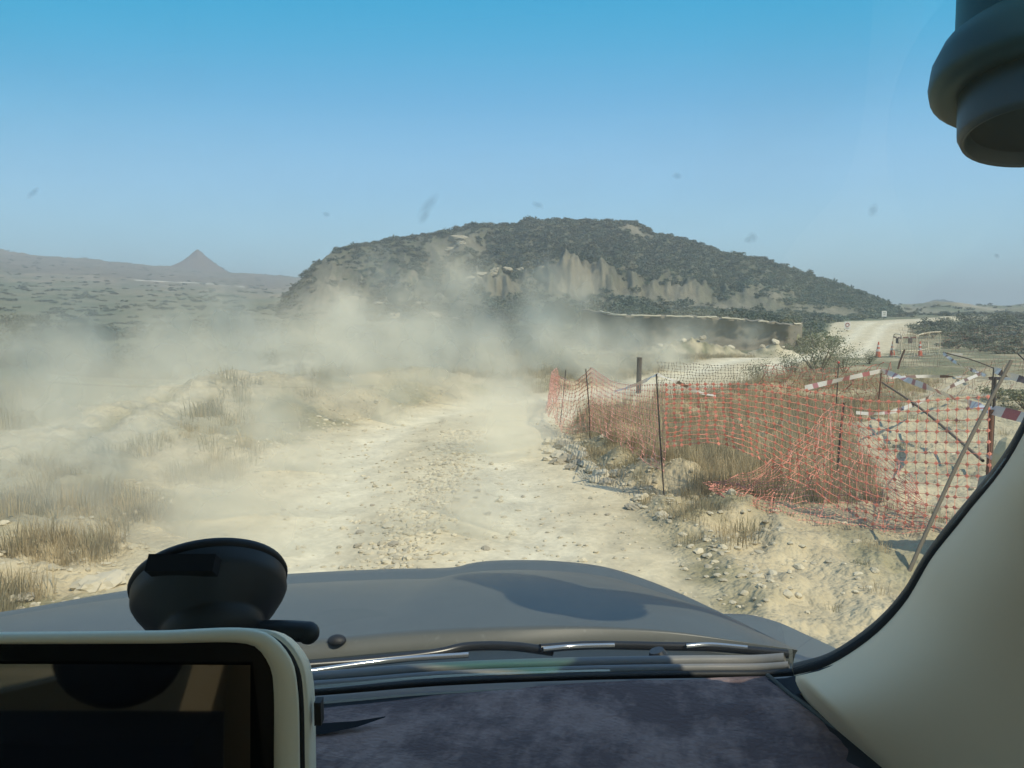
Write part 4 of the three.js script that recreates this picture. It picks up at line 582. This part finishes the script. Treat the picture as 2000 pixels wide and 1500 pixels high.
// navigator and its holder
{
  const D = 0.42, frameM = std(0.93, 0.84, 0.62, 0.42), scr = phys(0.006, 0.006, 0.007, 0.03, { ior: 2.2, clearcoat: 1, clearcoatRoughness: 0.02 });
  const s = D / F, o = at(533, 1500, D), X = (px) => (px - 1000) * s * 1.0, A = (px, py, d = D) => at(px, py, d);
  const t = thing('navigation_tablet', 'white framed navigation tablet with a dark glossy screen at lower left', 'tablet', A(200, 1490));
  const ring = (pts) => curve(pts.map((a) => at(...a)), 90);
  // outlines from the screen rim back to the rear shell
  const o1 = ring([[-600, 1259, D], [0, 1258, D], [300, 1257, D], [470, 1256, D], [500, 1264, D], [528, 1304, D], [534, 1340, D], [535, 1500, D], [535, 1700, D]]), o2 = ring([[-600, 1241, D + 0.002], [0, 1240, D + 0.002], [300, 1237, D + 0.002], [490, 1234, D + 0.002], [530, 1250, D + 0.002], [566, 1295, D + 0.002], [577, 1345, D + 0.002], [582, 1500, D + 0.002], [584, 1700, D + 0.002]]), o2b = o2.map((p, i) => V(p.x, p.y, p.z - 0.004)), o3 = o2.map((p) => V(p.x - 0.001, p.y - 0.0035, p.z - 0.008)), o4 = o2.map((p) => V(p.x + 0.0035, p.y - 0.0028, p.z - 0.01)), o5 = o2.map((p) => V(p.x + 0.003, p.y - 0.011, p.z - 0.028)), o6 = o2.map((p) => V(p.x - 0.02, p.y - 0.03, p.z - 0.034));
  part(t, 'frame', loft([o1.map((p) => V(p.x, p.y, p.z - 0.004)), o1, o1.map((p, i) => p.clone().lerp(o2[i], 0.5).add(V(0, 0, 0.0015))), o2, o2b, o3]), frameM);
  part(t, 'groove', tube(o3.filter((_, i) => i % 3 === 0).map((p) => V(p.x + 0.0012, p.y - 0.0006, p.z)), 0.0016, 6, 120), rubber); part(t, 'rear_shell', loft([o3, o4, o5, o6, o6.map((p) => V(-0.45, 1.2, p.z))]), frameM);
  const a = A(-600, 1258), b = A(536, 1258), c = A(536, 1700), d = A(-600, 1700), r1 = o1.map((p) => V(p.x, p.y, p.z - 0.003)), mid = r1.map(() => V(-0.3, 1.36, -D - 0.003));
  part(t, 'bezel', loft([r1, mid]), phys(0.012, 0.014, 0.014, 0.25));
  part(t, 'screen', loft([[A(-600, 1297, D + 0.001), A(130, 1297, D + 0.001), A(489, 1299, D + 0.001)], [A(-600, 1650, D - 0.015), A(130, 1650, D - 0.015), A(489, 1650, D - 0.015)]]), scr);
  part(t, 'side_button', box(0.004, 0.014, 0.007, A(592, 1425).x + 0.004, A(592, 1425).y, -D - 0.02), blackPl);
  // suction holder on the glass
  const hc = at(413, 1190, 0.56), hm = std(0.02, 0.024, 0.026, 0.5), ax = V(-0.28, 0.66, -0.7).normalize(), q = new THREE.Quaternion().setFromUnitVectors(V(0, 1, 0), ax), R = 155 / F * 0.56;
  const hold = thing('suction_holder', 'black round suction holder on the windscreen above the tablet', 'holder', hc.clone()), lt = (p) => new THREE.LatheGeometry(p.map(([r, y]) => new THREE.Vector2(r * R, (0.4 + (y - 0.4) * 0.8) * R)), 56).applyQuaternion(q).translate(hc.x, hc.y, hc.z);
  part(hold, 'cup', lt([[0, 0.5], [0.9, 0.5], [0.98, 0.46], [1.0, 0.4], [0.99, 0.34], [0.94, 0.3]]), rubber);
  part(hold, 'dome', lt([[0.97, 0.31], [0.97, 0.12], [0.93, 0.02], [0.82, -0.18], [0.66, -0.4], [0.62, -0.44], [0.6, -0.9], [0, -0.9]]), hm);
  part(hold, 'slot', box(0.046, 0.012, 0.012, 0, 0, 0).rotateX(-0.65).translate(at(396, 1104, 0.56).x, at(396, 1104, 0.527).y, -0.527), std(0.004, 0.004, 0.004, 0.9));
  part(hold, 'lever', [tube([at(500, 1232, 0.55), at(560, 1232, 0.55), at(598, 1234, 0.55)], 0.0075, 10, 20), new THREE.SphereGeometry(0.0082, 14, 10).translate(at(602, 1236, 0.55).x, at(602, 1236, 0.55).y, -0.55)], hm);
  part(hold, 'arm', cyl(at(411, 1245, 0.54), at(330, 1420, 0.46), 0.022, 0.022, 18), hm);
}

// ---------------------------------------------------------------- dust raised by a vehicle ahead: hundreds of soft curled wisps through the air
{
  const wisp = () => {
    const pos = [], col = [], nr = 6, na = 18, q = rr(0, 90), k1 = rr(-0.14, 0.14), k2 = rr(-0.14, 0.14), idx = [];
    for (let j = 0; j <= nr; j++) for (let i = 0; i < na; i++) { const r = j / nr, w = i / na * 6.283, x = Math.cos(w) * r * (1 + 0.22 * n2(Math.cos(w) + q, Math.sin(w))), z = Math.sin(w) * r * (1 + 0.22 * n2b(Math.cos(w) - q, Math.sin(w))), y = k1 * x * x + k2 * z * z + 0.04 * n2(x * 1.2 + q, z * 1.2); pos.push(x, y, z); col.push(1, 1, 1, sst(1, 0, r) * clamp(0.85 + 0.35 * n2b(x * 1.3 + q, z * 1.3), 0.4, 1)); }
    for (let j = 0; j < nr; j++) for (let i = 0; i < na; i++) { const a0 = j * na + i, b0 = j * na + (i + 1) % na; idx.push(a0, b0, a0 + na, b0, b0 + na, a0 + na); }
    const g = new THREE.BufferGeometry(); g.setAttribute('position', new THREE.Float32BufferAttribute(pos, 3)); g.setAttribute('color', new THREE.Float32BufferAttribute(col, 4)); g.setIndex(idx); g.computeVertexNormals(); return g;
  };
  const geos = [0, 1, 2, 3, 4].map(wisp), mat = phys(0.86, 0.82, 0.67, 1, { transmission: 0.5, thickness: 0, transparent: true, opacity: 0.42, specularIntensity: 0, vertexColors: true, depthWrite: false });
  const pl = geos.map(() => []);
  const add = (px, py, D, rx, ry, rd, tau, S) => { const c = at(px, py, D), N = Math.round(tau * 2 * Math.PI * rx * ry / (0.275 * S * S)); for (let i = 0; i < N; i++) { const g3 = () => clamp(gauss(), -2, 2), p = V(c.x + g3() * rx, Math.max(c.y + g3() * ry, 0.1 * S), c.z + g3() * rd), s0 = S * rr(0.6, 1.4); if (p.z > -3.6 || p.y + 0.6 * s0 > sil(table([[-200, 560], [500, 550], [640, 490], [900, 470], [1150, 520], [1400, 600], [1900, 650]], 1000 - F * p.x / p.z), -p.z)) continue; if (-p.z < 14 && p.x > 0.2) continue; pl[(rnd() * 5) | 0].push({ x: p.x, y: p.y, z: p.z, s: s0, sy: 1, order: 'YXZ', rx: Math.PI / 2 + rr(-0.45, 0.45), ry: rr(-0.8, 0.8), rz: 0 }); } };
  add(850, 745, 21, 3.4, 0.75, 3.5, 0.65, 1.3); add(650, 720, 24, 5, 0.95, 4.5, 0.65, 1.5); add(360, 715, 25, 6, 0.95, 5, 0.6, 1.5); add(90, 755, 17, 4, 0.75, 4, 0.5, 1.2);
  add(620, 805, 14.5, 1.9, 0.5, 1.6, 0.6, 0.9); add(260, 845, 10.5, 2.5, 0.5, 2, 0.65, 0.85); add(1010, 750, 18.5, 1.9, 0.7, 2, 0.6, 1.0); add(930, 670, 38, 7, 1.6, 5, 0.25, 2.2); add(720, 630, 42, 9, 2.1, 6, 0.32, 2.5); add(150, 960, 7.3, 1.9, 0.4, 1.3, 0.6, 0.65); add(480, 795, 13, 2.2, 0.45, 2, 0.45, 0.85); add(330, 965, 7, 1.0, 0.3, 1, 0.3, 0.5); add(1250, 645, 39, 4.5, 1, 2.5, 0.2, 1.6); add(880, 800, 13.2, 1.4, 0.28, 1, 0.4, 0.7);
  add(350, 860, 9.5, 3.2, 0.5, 1.6, 0.55, 1.5); add(120, 800, 12, 4, 0.6, 2, 0.4, 1.6); add(250, 1000, 6.4, 1.6, 0.35, 0.8, 0.4, 0.9);
  pl.forEach((p, i) => scatter('dust_cloud', geos[i], mat, p, ['pale dust cloud hanging over the road bend', 'dust veil drifting over the left field', 'dust haze rising before the hill', 'thin dust over the left verge', 'curling dust beyond the road bend'][i], 'dust'));
}
renderer.render(scene, camera);
